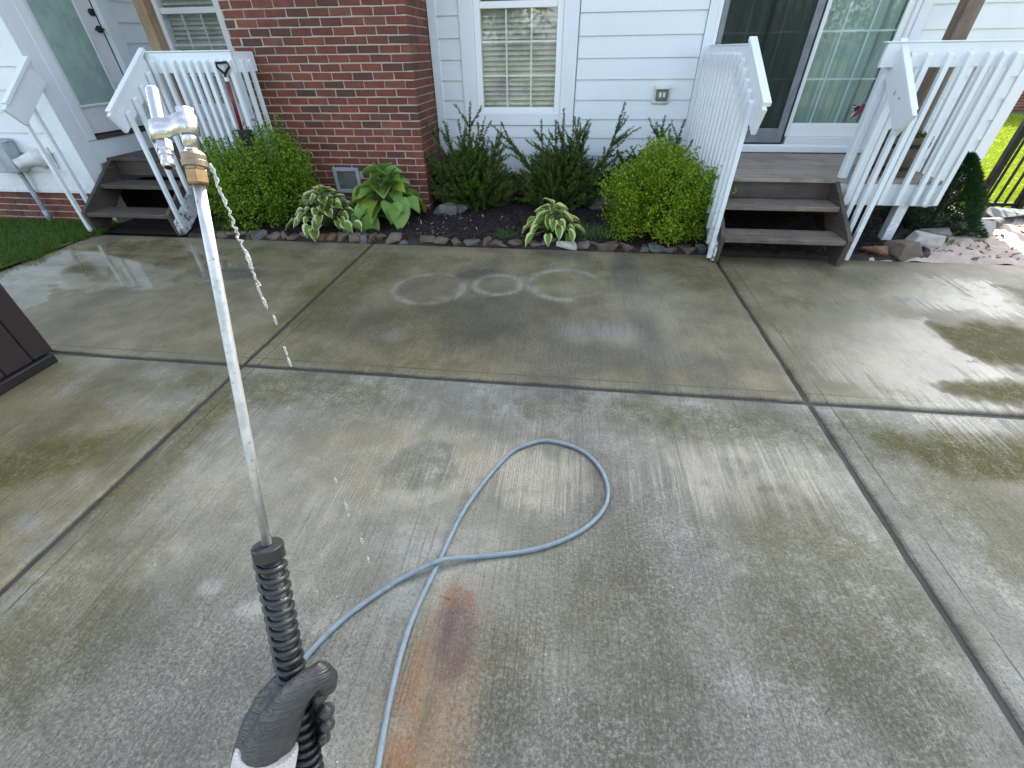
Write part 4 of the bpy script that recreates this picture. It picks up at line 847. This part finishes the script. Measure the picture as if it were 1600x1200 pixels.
def yew(c, base_r, h, shoots, label, seed):
    global rng
    e = empty('yew_shrub', (c[0], c[1], .05), label, 'shrub'); Ps = []; Ds = []; Ls = []; mb = MB(); rr_ = random.Random(seed)
    def shoot(p0, d, L, droop, bare, dens=150, nl=.034):
        pts = []; p = Vector(p0); d = Vector(d).normalized(); ns = 8
        for i in range(ns + 1):
            pts.append(p.copy()); d = (d + Vector((rr_.gauss(0, .07), rr_.gauss(0, .07), rr_.gauss(0, .05) + droop))).normalized(); p = p + d * (L / ns)
        mb.tube(pts, [.006 * (1 - i / ns) + .0018 for i in range(ns + 1)], 4, False)
        m = int(L * dens); t = np.clip(rng.uniform(bare, 1.0, m), 0, .999) * ns; i0 = t.astype(int); A = np.array([tuple(q) for q in pts]); f_ = (t - i0)[:, None]
        P = A[i0] * (1 - f_) + A[i0 + 1] * f_; T = A[i0 + 1] - A[i0]; T /= np.linalg.norm(T, axis=1)[:, None]
        sd_ = np.cross(T, rng.normal(0, 1, (m, 3))); sd_ /= np.linalg.norm(sd_, axis=1)[:, None]
        Ps.append(P); Ds.append(T * .75 + sd_); Ls.append(rng.uniform(.7, 1.2, m) * nl * (1.15 - .55 * (t / ns))); return A
    for (dx, dy, dz, L) in shoots:                       # long leading shoots seen in the photograph
        p0 = (c[0] + dx * .25, c[1] + dy * .2, .15); A = shoot(p0, (dx * .92, dy, dz), L * 1.04, rr_.uniform(-.004, .024), .15, 480)
        for i in range(13):
            q = A[rr_.randint(1, 6)]; shoot(q, (dx + rr_.gauss(0, .5), dy + rr_.gauss(0, .45), dz * .8 + rr_.gauss(0, .2)), L * rr_.uniform(.16, .34), .02, 0, 340, .03)
    for i in range(560):                                 # bulk
        a = rr_.uniform(0, 6.283); q = math.sqrt(rr_.random()) ; zz = rr_.uniform(.05, h * .56) ; k_ = math.sin(min(1, zz / (h * .5)) * 2.4 + .45)
        p0 = (c[0] + base_r * .82 * q * k_ * math.cos(a), c[1] + base_r * .6 * q * k_ * math.sin(a), zz)
        shoot(p0, (math.cos(a) * (.3 + .5 * q), math.sin(a) * (.3 + .5 * q), rr_.uniform(.2, 1.1)), rr_.uniform(.12, .27), rr_.uniform(-.03, .03), 0, 400, .032)
    P = np.concatenate(Ps); D = np.concatenate(Ds); L = np.concatenate(Ls)
    V, F = leafcloud(P, D, L * 1.15, L * .36); obj('foliage', np_mesh('foliage', V, F), M['yew'], e); obj('branches', mb, M['twig'], e); return e
yew((-1.22, 5.70), .60, 1.05, [(.02, 0, 1, 1.02), (.13, -.05, 1, .86), (-.45, -.05, 1, .86), (-.28, 0, 1, .84), (-.7, -.1, .9, .75), (.42, -.1, 1, .72), (.28, -.1, 1, .76), (-.08, -.2, 1, .85), (-.55, -.25, .8, .68), (.6, -.2, .8, .62)], 'dark green yew beside the chimney with one tall upright shoot', 3)
yew((-.12, 5.78), .62, 1.02, [(-.62, -.05, 1, .98), (-.38, 0, 1, .84), (.0, 0, 1, .95), (.08, -.05, 1, .86), (-.14, -.05, 1, .82), (.34, -.05, 1, .84), (.48, -.1, 1, .9), (.80, -.1, .95, 1.12), (.72, -.1, 1, .82), (.98, -.1, .8, 1.02), (-.3, -.3, .8, .6), (.3, -.3, .9, .66)], 'dark yew below the window with long bare shoots reaching sideways', 5)
yew((.98, 5.78), .50, .9, [(-.05, 0, 1, .86), (.12, -.05, 1, .8), (.30, -.1, 1, .84), (-.3, -.05, 1, .62), (.34, -.3, .9, .72), (-.55, -.1, .8, .62), (.2, -.2, 1, .66)], 'dark yew half hidden behind the right boxwood', 8)
# dwarf conifer
e = empty('dwarf_conifer', (4.0, 5.42, .03), 'dense dark green cone-shaped conifer beside the right porch', 'shrub')
n = 26000; tz = rng.uniform(0, 1, n) ** 1.25; a = rng.uniform(0, 2 * np.pi, n); rr = .42 * (1 - tz) ** .72 * (.7 + .3 * rng.uniform(0, 1, n) ** .35) * (1 + .13 * np.sin(a * 5 + tz * 9) + .08 * np.sin(a * 11 - tz * 17))
P = np.stack([4.0 + rr * np.cos(a), 5.42 + rr * np.sin(a), .04 + tz * .70], -1); D = np.stack([np.cos(a), np.sin(a), .7 + 0 * a], -1) + rng.normal(0, .35, (n, 3))
V, F = leafcloud(P, D, rng.uniform(.025, .05, n), rng.uniform(.006, .011, n)); obj('foliage', np_mesh('foliage', V, F), M['conifer'], e); obj('trunk', MB().tube([(4.0, 5.42, .0), (4.0, 5.42, .6)], [.025, .008], 6), M['bark'], e)
# hostas
def hosta_leaf(name, mat, broad, wave, seed, cup=.22):
    rr_ = random.Random(seed); nl, nw = 6, 4; mb = MB()
    for i in range(nl + 1):
        t = i / nl; wd = broad * (math.sin(math.pi * min(1, t * .93 + .075) ** .72)) ** .85 * (1 if t < 1 else 0); wd = max(wd, .004)
        for k in range(nw + 1):
            q = (k - nw / 2) / (nw / 2); z = -.20 * t * t + cup * abs(q) ** 1.3 * wd * 1.6 + wave * math.sin(t * 9 + q * 3 + seed) * abs(q); mb.v.append((q * wd / 2, t, z)); mb.uv.append((.5 + q * .5, t * .999 + .0005))
    mb.f = [(i * (nw + 1) + k, i * (nw + 1) + k + 1, (i + 1) * (nw + 1) + k + 1, (i + 1) * (nw + 1) + k) for i in range(nl) for k in range(nw)]
    me = mb.mesh(name, True); me.materials.append(mat); return me
def hosta(c, n, R, h, Ll, mats, broad, label, seed, wave=.03):
    rr_ = random.Random(seed); e = empty('hosta', (c[0], c[1], c[2]), label, 'plant'); lf = [hosta_leaf('leaf', mats, broad * (1 + .12 * i), wave, seed + i) for i in range(3)]; mb = MB()
    for i in range(n):
        t = (i + .5) / n; a = i * 2.39996 + rr_.gauss(0, .25); el = math.radians(80 - 72 * t ** .8 + rr_.gauss(0, 6)); sl_ = R * (.22 + .88 * t) * rr_.uniform(.8, 1.1)
        st_ = Vector((math.cos(a) * math.cos(el), math.sin(a) * math.cos(el), math.sin(el)))
        tip = Vector(c) + Vector((math.cos(a) * sl_ * .72 * math.cos(el * .8), math.sin(a) * sl_ * .72 * math.cos(el * .8), h * (1 - .78 * t ** 1.1) * rr_.uniform(.85, 1.08)))
        mid = Vector(c).lerp(tip, .5) + Vector((0, 0, .03)); mb.tube([Vector(c) + Vector((math.cos(a) * .03, math.sin(a) * .03, 0)), mid, tip], [.007, .005, .0035], 5)
        L = Ll * rr_.uniform(.75, 1.15) * (1 - .2 * (1 - t)); pit = math.radians(24 - 72 * t + rr_.gauss(0, 12))
        obj('leaf', lf[i % 3], None, e, loc=tip - Vector((math.cos(a), math.sin(a), 0)) * L * .12, rot=Euler((pit, rr_.gauss(0, .22), a - math.pi / 2), 'XYZ'), scale=(L * rr_.uniform(.9, 1.1), L, L))
    obj('stems', mb, M['stem'], e, smooth=True); return e
hosta((-2.72, 4.74, .05), 95, .52, .40, .14, M['hosta_var'], .72, 'cream-edged hosta with many small leaves in front of the chimney vent', 21, .05)
hosta((-2.12, 5.06, .06), 60, .46, .50, .25, M['hosta_green'], .92, 'large-leaved plain green hosta at the chimney corner', 35, .035)
hosta((-.17, 4.72, .05), 56, .38, .29, .175, M['hosta_var2'], .56, 'pale-margined hosta in the middle of the mulch bed', 53, .025)
def weed(name, c, n, r_, h, label, mat='weed', wd=.006, cat='weed'):
    th = rng.uniform(0, 6.28, n); rr = r_ * np.sqrt(rng.uniform(0, 1, n)); o = blades(name, np.stack([c[0] + rr * np.cos(th), c[1] + rr * np.sin(th) * .6, 0 * th + .03], -1), rng.uniform(.4, 1, n) * h, rng.uniform(.6, 1.3, n) * wd, M[mat], .55); tag(o, label, cat); return o
weed('weed_tuft', (-.66, 4.60), 130, .13, .13, 'small feathery green weed left of the middle hosta'); weed('lavender_plant', (.22, 4.70), 420, .24, .20, 'grey-green feathery clump between the middle hosta and the right boxwood', cat='plant')
weed('weed_tuft', (-2.27, 4.58), 26, .06, .10, 'single leafy weed below the large green hosta', wd=.03); weed('creeping_plant', (-3.95, 4.62), 420, .30, .12, 'low feathery plant at the foot of the left boxwood', 'grass', cat='plant')
weed('weed_tuft', (3.72, 4.86), 160, .18, .12, 'yellow-green weeds among the rocks below the conifer'); weed('weed_tuft', (5.2, 5.7), 160, .25, .10, 'thin weeds along the foot of the black fence')

# ------------------------------------------------------------------ stones
def stone(name, c, s, mat, seed, parent=None, rotz=0., **kw):
    """angular fieldstone: hull of scattered points"""
    import bmesh
    rr_ = random.Random(seed); bm = bmesh.new()
    for i in range(15):
        p = [rr_.uniform(-.5, .5) for _ in range(3)]; k_ = rr_.randrange(3); p[k_] = .5 if rr_.random() < .5 else -.5
        if k_ == 2: p[2] *= rr_.uniform(.75, 1)
        bm.verts.new((p[0] * s[0], p[1] * s[1], p[2] * s[2]))
    r0 = bmesh.ops.convex_hull(bm, input=bm.verts[:]); bmesh.ops.delete(bm, geom=[g_ for g_ in r0['geom_interior'] if isinstance(g_, bmesh.types.BMVert)], context='VERTS')
    bmesh.ops.dissolve_limit(bm, angle_limit=.25, verts=bm.verts[:], edges=bm.edges[:]); me = bpy.data.meshes.new(name); bm.to_mesh(me); bm.free()
    return obj(name, me, mat, parent, loc=(c[0], c[1], c[2]), rot=(rr_.gauss(0, .06), rr_.gauss(0, .06), rotz), bevel=.008, **kw)
se = empty('stone_edging', (-1.3, 4.43, 0), 'row of mixed fieldstones edging the mulch bed along the patio', 'edging')
seq = [2, 0, 0, 2, 1, 0, 2, 0, 0, 2, 3, 0, 0, 1, 2, 2, 0, 1, 2, 0, 0, 1, 2, 0, 2, 0, 4, 5, 0, 0, 2, 2, 1, 4, 2, 2, 1, 2, 0, 2, 2, 2]
x = -4.12; i = 0
while x < 1.30:
    rr_ = random.Random(900 + i); wd = rr_.uniform(.08, .20); hh = rr_.uniform(.065, .11)
    if seq[i % len(seq)] == 5: wd = .2; hh = .08
    stone('stone', (x + wd / 2, 4.455 + rr_.uniform(-.012, .015), hh * .30), (wd * 1.12, rr_.uniform(.10, .14), hh), ROCKS[seq[i % len(seq)]], 300 + i, se, rr_.gauss(0, .15)); x += wd * rr_.uniform(.94, 1.08); i += 1
stone('rock', (-1.50, 5.27, .11), (.28, .20, .17), ROCKS[1], 51, label='rounded grey rock in the bed beside the chimney corner', category='rock', rotz=.5)
stone('rock', (-1.33, 5.36, .10), (.22, .14, .14), ROCKS[1], 52, label='smaller grey rock leaning behind the rounded rock by the chimney', category='rock')
stone('rock', (.40, 5.66, .12), (.34, .2, .16), ROCKS[1], 53, label='flat grey rock behind the lavender clump under the yew', category='rock')
stone('rock', (2.95, 4.50, .045), (.26, .15, .13), ROCKS[3], 54, label='low rust-brown rock at the foot of the porch post', category='rock')
stone('rock', (3.27, 4.53, .06), (.38, .22, .22), ROCKS[0], 55, label='large angular tan rock right of the porch post', category='rock', rotz=.2)
stone('rock', (3.52, 4.76, .07), (.30, .2, .18), ROCKS[5], 61, label='pale rounded rock behind the angular tan rock', category='rock')
stone('rock', (3.72, 4.90, .08), (.36, .22, .16), ROCKS[1], 57, label='dark grey flat rock beneath the conifer', category='rock')
stone('rock', (4.35, 5.30, .07), (.34, .2, .18), ROCKS[5], 58, label='white rock at the right foot of the conifer', category='rock')
stone('rock', (4.62, 5.48, .06), (.34, .2, .13), ROCKS[1], 59, label='low grey rock between the white rock and the slate', category='rock')
stone('rock', (4.98, 5.78, .09), (.55, .3, .07), ROCKS[4], 60, label='flat blue-grey slate near the black fence', category='rock', rotz=.1)
# fallen bits on the patio and the sand
n = 46; P = np.stack([rng.uniform(-2.2, 2.4, n), rng.uniform(.35, 3.0, n), 0 * np.zeros(n) + .004], -1); chips('patio_debris', P, rng.uniform(.01, .05, n), rng.uniform(.0015, .003, n), M['twig'], label='scattered twigs and grass clippings on the wet concrete', category='debris', kind='stuff')
n = 260; X = rng.uniform(3.5, 6.2, n); Y = rng.uniform(4.45, 5.8, n); chips('leaf_litter', np.stack([X, Y, sandz(X, Y) + .006], -1), rng.uniform(.02, .06, n), rng.uniform(.012, .03, n), M['post'], label='dry brown leaf litter strewn over the sand', category='leaves', kind='stuff')

# ================================================================== TREES BEHIND THE VIEWER (mirrored in the glass)
def tree(x, y, h, r_, seed, label):
    e = empty('tree', (x, y, 0), label, 'tree', 'trees behind the viewer, mirrored in the glass'); rr_ = random.Random(seed); mb = MB().tube([(x, y, -.05), (x + .05, y, h * .3), (x, y + .1, h * .6), (x, y, h * .85)], [.2, .15, .1, .03], 8)
    Ps = []
    for i in range(26):
        a = rr_.uniform(0, 6.28); z = rr_.uniform(.28, .95) * h; q = r_ * math.sin(min(1, (1.05 - z / h) * 1.5) * 1.57) * rr_.uniform(.4, 1); p = Vector((x + q * math.cos(a), y + q * math.sin(a), z)); mb.tube([(x, y, z * .75), p], [.05, .012], 5, False); Ps.append(np.array(p) + rng.normal(0, r_ * .17, (230, 3)))
    obj('trunk', mb, M['bark'], e); P = np.concatenate(Ps); V, F = leafcloud(P, rng.normal(0, 1, P.shape), rng.uniform(.16, .3, len(P)), rng.uniform(.09, .16, len(P))); obj('crown', np_mesh('crown', V, F), M['treeleaf'], e)
tree(-3.2, -11, 6.5, 2.3, 1, 'broad leafy tree mirrored in the double-hung window'); tree(1.2, -13, 5.2, 1.9, 2, 'smaller leafy tree mirrored beside the window centre'); tree(6.5, -10, 7.0, 2.6, 3, 'tall leafy tree mirrored in the left of the sliding door'); tree(11.5, -11.5, 6.5, 2.6, 4, 'leafy tree mirrored in the right of the sliding door'); tree(-8.5, -12, 6.0, 2.4, 6, 'leafy tree mirrored towards the porch door')

# ================================================================== HOSE
def smooth_path(pts, n=14):
    P = [Vector(p) for p in pts]; out = []
    for i in range(len(P) - 1):
        a, b_, c, d = P[max(i - 1, 0)], P[i], P[i + 1], P[min(i + 2, len(P) - 1)]
        for k in range(n):
            t = k / n; out.append(.5 * ((2 * b_) + (c - a) * t + (2 * a - 5 * b_ + 4 * c - d) * t * t + (3 * b_ - a - 3 * c + d) * t ** 3))
    return out + [P[-1]]
def gz(x, y, z):
    d = RM.T @ np.array([x - 800, y - 600, FPX]); return CAM + d * (z - CAM[2]) / d[2]
z = .0098
hp = [(-.33, -.6, z), (-.40, -.05, z), (-.439, .249, z), (-.461, .417, z), (-.467, .63, z), (-.427, .879, z), (-.369, 1.164, z), (-.236, 1.471, z), (-.13, 1.575, z), (-.018, 1.612, z), (.149, 1.559, z), (.248, 1.42, z), (.256, 1.254, z), (.16, 1.11, z), (-.011, .999, z), (-.215, .937, z), (-.36, .900, z + .012), (-.424, .876, z + .0195), (-.50, .83, z + .012), (-.587, .767, z), (-.709, .634, z), (-.785, .498, z)] + [tuple(gz(a_, b_, z)) for a_, b_ in ((462, 1062), (450, 1110), (442, 1170), (440, 1240), (436, 1400))]
def m_hose():
    g = G('hose_rubber'); p = g.pos(); n = g.noise(p, 30, 4, .6); f = g.noise(p, 160, 2)
    c = g.mix(g.step(n, .4, .7), (.185, .235, .262), (.14, .185, .21)); c = g.mix(g.step(f, .60, .72, 0, .8), c, (.09, .10, .10)); k2 = g.noise(p, 9, 4, .65); c = g.mix(g.step(k2, .5, .72, 0, .55), c, (.13, .14, .125)); return g.pr(c, .38, g.bump(f, .15, .002))
obj('pressure_hose', MB().tube(smooth_path(hp), .0098, 12), m_hose(), smooth=True, label='blue-grey pressure hose looped across the wet concrete', category='hose')

# ================================================================== LANCE
def zline(y): return 1 / (2.174 - .000702 * (y - 280))       # distance of the wand axis from the lens plane
def axis(y): return px(309 + .19 * (y - 280), y, zline(y))
def m_steel(name, col, rough, spots=0.):
    g = G(name); p = g.pos(); n = g.noise(p, 180, 4, .6); f = g.noise(p, 45, 4, .6); c = g.mix(g.step(f, .4, .7), col, tuple(q * .8 for q in col)); met = 1.0
    if spots:
        m = g.step(n, .64, .70); c = g.mix(m, c, (.20, .15, .11)); met = g.math('SUBTRACT', 1.0, m)
    return g.pr(c, g.step(f, .3, .7, rough, rough + .14), g.bump(n, .12, .001), met)
M['pipe'] = m_steel('galvanised_pipe', (.60, .60, .61), .46, 1.); M['steel'] = m_steel('bright_steel', (.58, .575, .58), .24); M['brass'] = m_steel('worn_brass', (.36, .235, .115), .35); M['ring'] = m_steel('dull_brass', (.30, .23, .165), .45, 1.)
M['rubber'] = m_plain('black_rubber', (.020, .021, .023), .35, 0, .3, 300, .2); M['coil'] = m_plain('coil_steel', (.036, .037, .039), .28, .15, .2, 300, .25)
la = empty('pressure_washer_lance', axis(1100), 'upright steel pressure washer lance with twin nozzle head and coiled black grip', 'lance')
A0, A1 = axis(855), axis(1230); AX = (axis(280) - axis(900)).normalized()
obj('pipe', MB().tube([axis(850), axis(700), axis(560), axis(420), axis(284)], .00585, 18), M['pipe'], la, smooth=True)
gr = obj('grip', MB().tube([axis(868), axis(1230)], .0138, 18), M['rubber'], la, smooth=True)
e1 = AX.cross(Vector((0, 0, 1))).normalized(); e2 = AX.cross(e1)
turns = 25; seg = 20; pts = []; Lg = (A1 - A0).length; n = turns * seg
for i in range(n + 1):
    t = i / n; a = i / seg * 2 * math.pi; pts.append(axis(868).lerp(axis(1230), t) + (e1 * math.cos(a) + e2 * math.sin(a)) * .0160)
obj('coil', MB().tube(pts, .0041, 8), M['coil'], gr, smooth=True)
c0 = axis(851); c1 = axis(871); obj('collar', MB().tube([c0 + AX * .0, c0.lerp(c1, .1), c0.lerp(c1, .9), c1], [.0178, .0192, .0192, .0178], 24), M['rubber'], la, bevel=0)
def hexnut(name, p0, p1, r_, mat, n=6, par=None): return obj(name, MB().tube([p0, Vector(p0).lerp(Vector(p1), .12), Vector(p0).lerp(Vector(p1), .88), p1], [r_ * .88, r_, r_, r_ * .88], n), mat, par or la)
hexnut('hex_nut', axis(289), axis(264), .0108, M['brass'])
cp = obj('coupler', MB().tube([axis(266), axis(262), axis(261), axis(252), axis(251), axis(243), axis(240), axis(236)], [.0095, .0098, .0118, .0120, .0112, .0116, .0108, .008], 26), M['ring'], la, smooth=False)
obj('stub', MB().tube([axis(240), axis(226)], .0068, 16), M['steel'], la, smooth=True)
zc = zline(240)
def P2(x, y, dz=0.): return px(x, y, zc + dz)
R0, R1 = axis(238), axis(196); RD = (R1 - R0).normalized()
obj('inlet_body', MB().tube([axis(232), axis(197)], .0076, 20), M['steel'], la, smooth=True)
capb = R1 + RD * .002; hexnut('plug', capb, capb + RD * .014, .0088, M['steel'], 6); obj('plug_neck', MB().tube([capb - RD * .006, capb + RD * .004], .0072, 16), M['steel'], la, smooth=True)
# left tube runs parallel to the inlet, offset sideways
LT, LB = P2(237.5, 138), P2(264, 262); LD = (LT - LB).normalized(); Ll_ = (LT - LB).length
obj('nozzle_tube', MB().tube([LB + LD * Ll_ * .40, LB + LD * Ll_ * .55, LB + LD * Ll_ * .57, LT - LD * .002, LT], [.0068, .0068, .0062, .0062, .005], 20), M['steel'], la, smooth=False)
hexnut('nozzle_nut', LB + LD * Ll_ * .20, LB + LD * Ll_ * .34, .0078, M['steel'], 6)
obj('nozzle_plug', MB().tube([LB, LB + LD * .002, LB + LD * Ll_ * .07, LB + LD * Ll_ * .09, LB + LD * Ll_ * .14, LB + LD * Ll_ * .15, LB + LD * Ll_ * .21], [.0050, .0062, .0062, .0052, .0052, .0060, .0060], 20), M['steel'], la)
obj('nozzle_bore', MB().tube([LB - LD * .0004, LB - LD * .0002], .0036, 14), M['black'], la)
# S-shaped clamp plate around both tubes
side = (R0.lerp(R1, .5) - (LB + LD * Ll_ * .42)); lc = LB + LD * Ll_ * .44; rc = R0.lerp(R1, .45); ud = (LD + RD).normalized(); side = (rc - lc); side = side - ud * side.dot(ud); dist = side.length; sx_ = side.normalized(); nz = sx_.cross(ud); camv = (Vector(CAM) - lc).normalized()
if nz.dot(camv) < 0: nz = -nz
prof = []
for i in range(8): a = math.pi * (1.10 - .55 * i / 8); prof.append((.0080 * math.cos(a), .0085 * math.sin(a)))
for i in range(17): t = i / 16; prof.append((dist * t, .0085 + .0010 * t - .0028 * math.sin(math.pi * t) ** 2))
for i in range(1, 9): a = math.pi * (.5 - .62 * i / 8); prof.append((dist + .0090 * math.cos(a), .0095 * math.sin(a)))
mb = MB(); Hh = .0098
for (q, s_) in prof:
    base = lc + sx_ * q + nz * s_
    for d in (-Hh, Hh): mb.v.append(tuple(base + ud * d)); mb.uv.append((0, 0))
mb.f = [(2 * i, 2 * i + 1, 2 * i + 3, 2 * i + 2) for i in range(len(prof) - 1)]
pl = obj('clamp_plate', mb, M['steel'], la, smooth=True); sm = pl.modifiers.new('thick', 'SOLIDIFY'); sm.thickness = .0016; sm.offset = 1

# ================================================================== FALLING WATER
def m_water():
    g = G('water'); return g.pr((.95, .97, 1), .06, None, 0, .8, 0, .80, 1.33)
M['water'] = m_water(); wp = px(326, 252, .472)
mb = MB(); pts = []; rad = []; rr_ = random.Random(4)
for i in range(46):
    t = i / 45; z = wp.z - t * .145 - .002; pts.append((wp.x + rr_.gauss(0, .0011), wp.y + rr_.gauss(0, .0011), z)); rad.append(.0010 + .0018 * abs(math.sin(i * .9)) * rr_.uniform(.2, 1.2) * (1 - .4 * t))
mb.tube(pts, rad, 8)
def at_y(yp):          # height of the point of the fall seen at photo row yp
    lo, hi = 0.0, wp.z
    for _ in range(50):
        m = (lo + hi) / 2; q = RM @ (np.array([wp.x, wp.y, m]) - CAM); yy = 600 + FPX * q[1] / q[2]
        if yy > yp: lo = m
        else: hi = m
    return lo
for (y0, y1, r_) in ((393, 412, .0022), (398, 407, .003), (443, 462, .0017), (466, 480, .0022), (496, 508, .0018), (541, 553, .0018), (562, 573, .0022), (745, 754, .0022), (783, 795, .003), (800, 806, .002), (845, 852, .0032), (871, 878, .0028)):
    za, zb = at_y(y0), at_y(y1); mb.sphere((wp.x + rr_.gauss(0, .002), wp.y + rr_.gauss(0, .002), (za + zb) / 2), (r_, r_, abs(za - zb) * .72), 8, 6)
obj('falling_water', mb, M['water'], smooth=True, label='thin broken stream of water falling from the lance coupling', category='water')

# ================================================================== HAND (one continuous gloved surface) + SLEEVE
pe = empty('person', axis(1110), "person's left hand in a black glove with white ribbed cuff gripping the lance", 'person')
def blob(mb, pts):
    """chain of spheres joined by tapered tubes; pts = (x, y, dz, radius) with dz measured from the wand axis"""
    Q = [(px(x, y, zline(y) + dz), r_) for (x, y, dz, r_) in pts]
    for i, (p, r_) in enumerate(Q):
        mb.sphere(p, r_, 14, 9)
        if i: mb.tube([Q[i - 1][0], p], [Q[i - 1][1], r_], 14)
hm = MB()
# back of the hand / thenar from the wrist up to the thumb root
blob(hm, [(408, 1196, -.050, .029), (416, 1160, -.048, .0295), (436, 1120, -.042, .0265), (462, 1085, -.038, .0205), (484, 1064, -.034, .0170), (500, 1052, -.026, .0155), (511, 1060, -.014, .0146), (512, 1070, -.007, .0132)])
blob(hm, [(398, 1170, -.030, .028), (410, 1130, -.026, .027), (424, 1096, -.020, .0225), (438, 1072, -.010, .017)])
blob(hm, [(420, 1180, -.035, .029), (440, 1140, -.034, .025), (454, 1108, -.033, .020)])
blob(hm, [(400, 1185, -.012, .026), (404, 1140, -.002, .025), (418, 1100, .004, .021)])
# fingers pass behind the grip and their tips come round on the right
def finger(yk, yt, r_, tipx, knx):
    blob(hm, [(knx, yk, .006, r_ * 1.12), (knx + 14, yk + 4, .026, r_ * 1.05), (knx + 46, yk + 8, .034, r_), (tipx - 8, (yk + yt) / 2 + 6, .026, r_ * .97), (tipx, yt - 2, .006, r_ * .92), (tipx - 3, yt, -.006, r_ * .84)])
finger(1072, 1088, .0112, 502, 432); finger(1098, 1112, .0115, 512, 426); finger(1124, 1133, .0108, 513, 424); finger(1150, 1154, .0092, 508, 424)
def m_glove():
    g = G('nitrile_glove'); p = g.objc(); f = g.noise(p, 60, 3, .5, .5)
    d1 = (px(470, 1086, .6) - px(420, 1104, .6)).normalized(); d2 = (px(440, 1060, .6) - px(452, 1110, .6)).normalized()
    def dot(v_, k_): n_ = g.N('ShaderNodeVectorMath', operation='DOT_PRODUCT'); g.set(n_.inputs[0], v_); n_.inputs[1].default_value = tuple(v * k_ for v in d1) if k_ < 100 else tuple(v * k_ for v in d2); return S(g, n_.outputs['Value'])
    a = g.noise(g.vec(dot(p, 17), dot(p, 101), 0.), 1.0, 2, .6, 1.6); a = (a - .5).abs()
    c = g.mix(g.step(f, .4, .7), (.046, .0445, .045), (.033, .032, .033)); sp = g.voro(p, 75); c = g.mix(g.step(sp, .07, .05, 0, .7), c, (.35, .33, .30))
    return g.pr(c, g.step(f, .3, .7, .36, .46), g.bump(a * 2.0 + f * .5, .55, .009), 0, .6)
gl = obj('glove', hm, m_glove(), pe); m = gl.modifiers.new('merge', 'REMESH'); m.mode = 'VOXEL'; m.voxel_size = .0016; m.use_smooth_shade = True
m = gl.modifiers.new('soften', 'SMOOTH'); m.iterations = 3; m.factor = .5
# ribbed cuff and forearm
c0 = px(430, 1140, zline(1140) - .045); w0 = px(418, 1168, zline(1168) - .046); w1 = px(385, 1330, zline(1330) - .10); w2 = px(330, 1560, .46)
fd = (w1 - w0).normalized(); f1 = fd.cross(Vector((0, 0, 1))).normalized(); f2 = fd.cross(f1); mb = MB(); NR = 72; rings = [(0., .0355), (.0015, .0385), (.006, .0395), (.05, .0405), (.11, .043), (.26, .05)]
for (d, r_) in rings:
    for k in range(NR):
        a = 2 * math.pi * k / NR; rr2 = r_ * (1 + (.026 if k % 2 else -.022)); mb.v.append(tuple(w0 + fd * d + (f1 * math.cos(a) * 1.04 + f2 * math.sin(a) * .94) * rr2)); mb.uv.append((0, 0))
mb.f = [(i * NR + k, i * NR + (k + 1) % NR, (i + 1) * NR + (k + 1) % NR, (i + 1) * NR + k) for i in range(len(rings) - 1) for k in range(NR)] + [tuple(range(NR))]
obj('sleeve', mb, m_plain('white_knit', (.52, .485, .465), .9, 0, .6, 500, .06), pe)
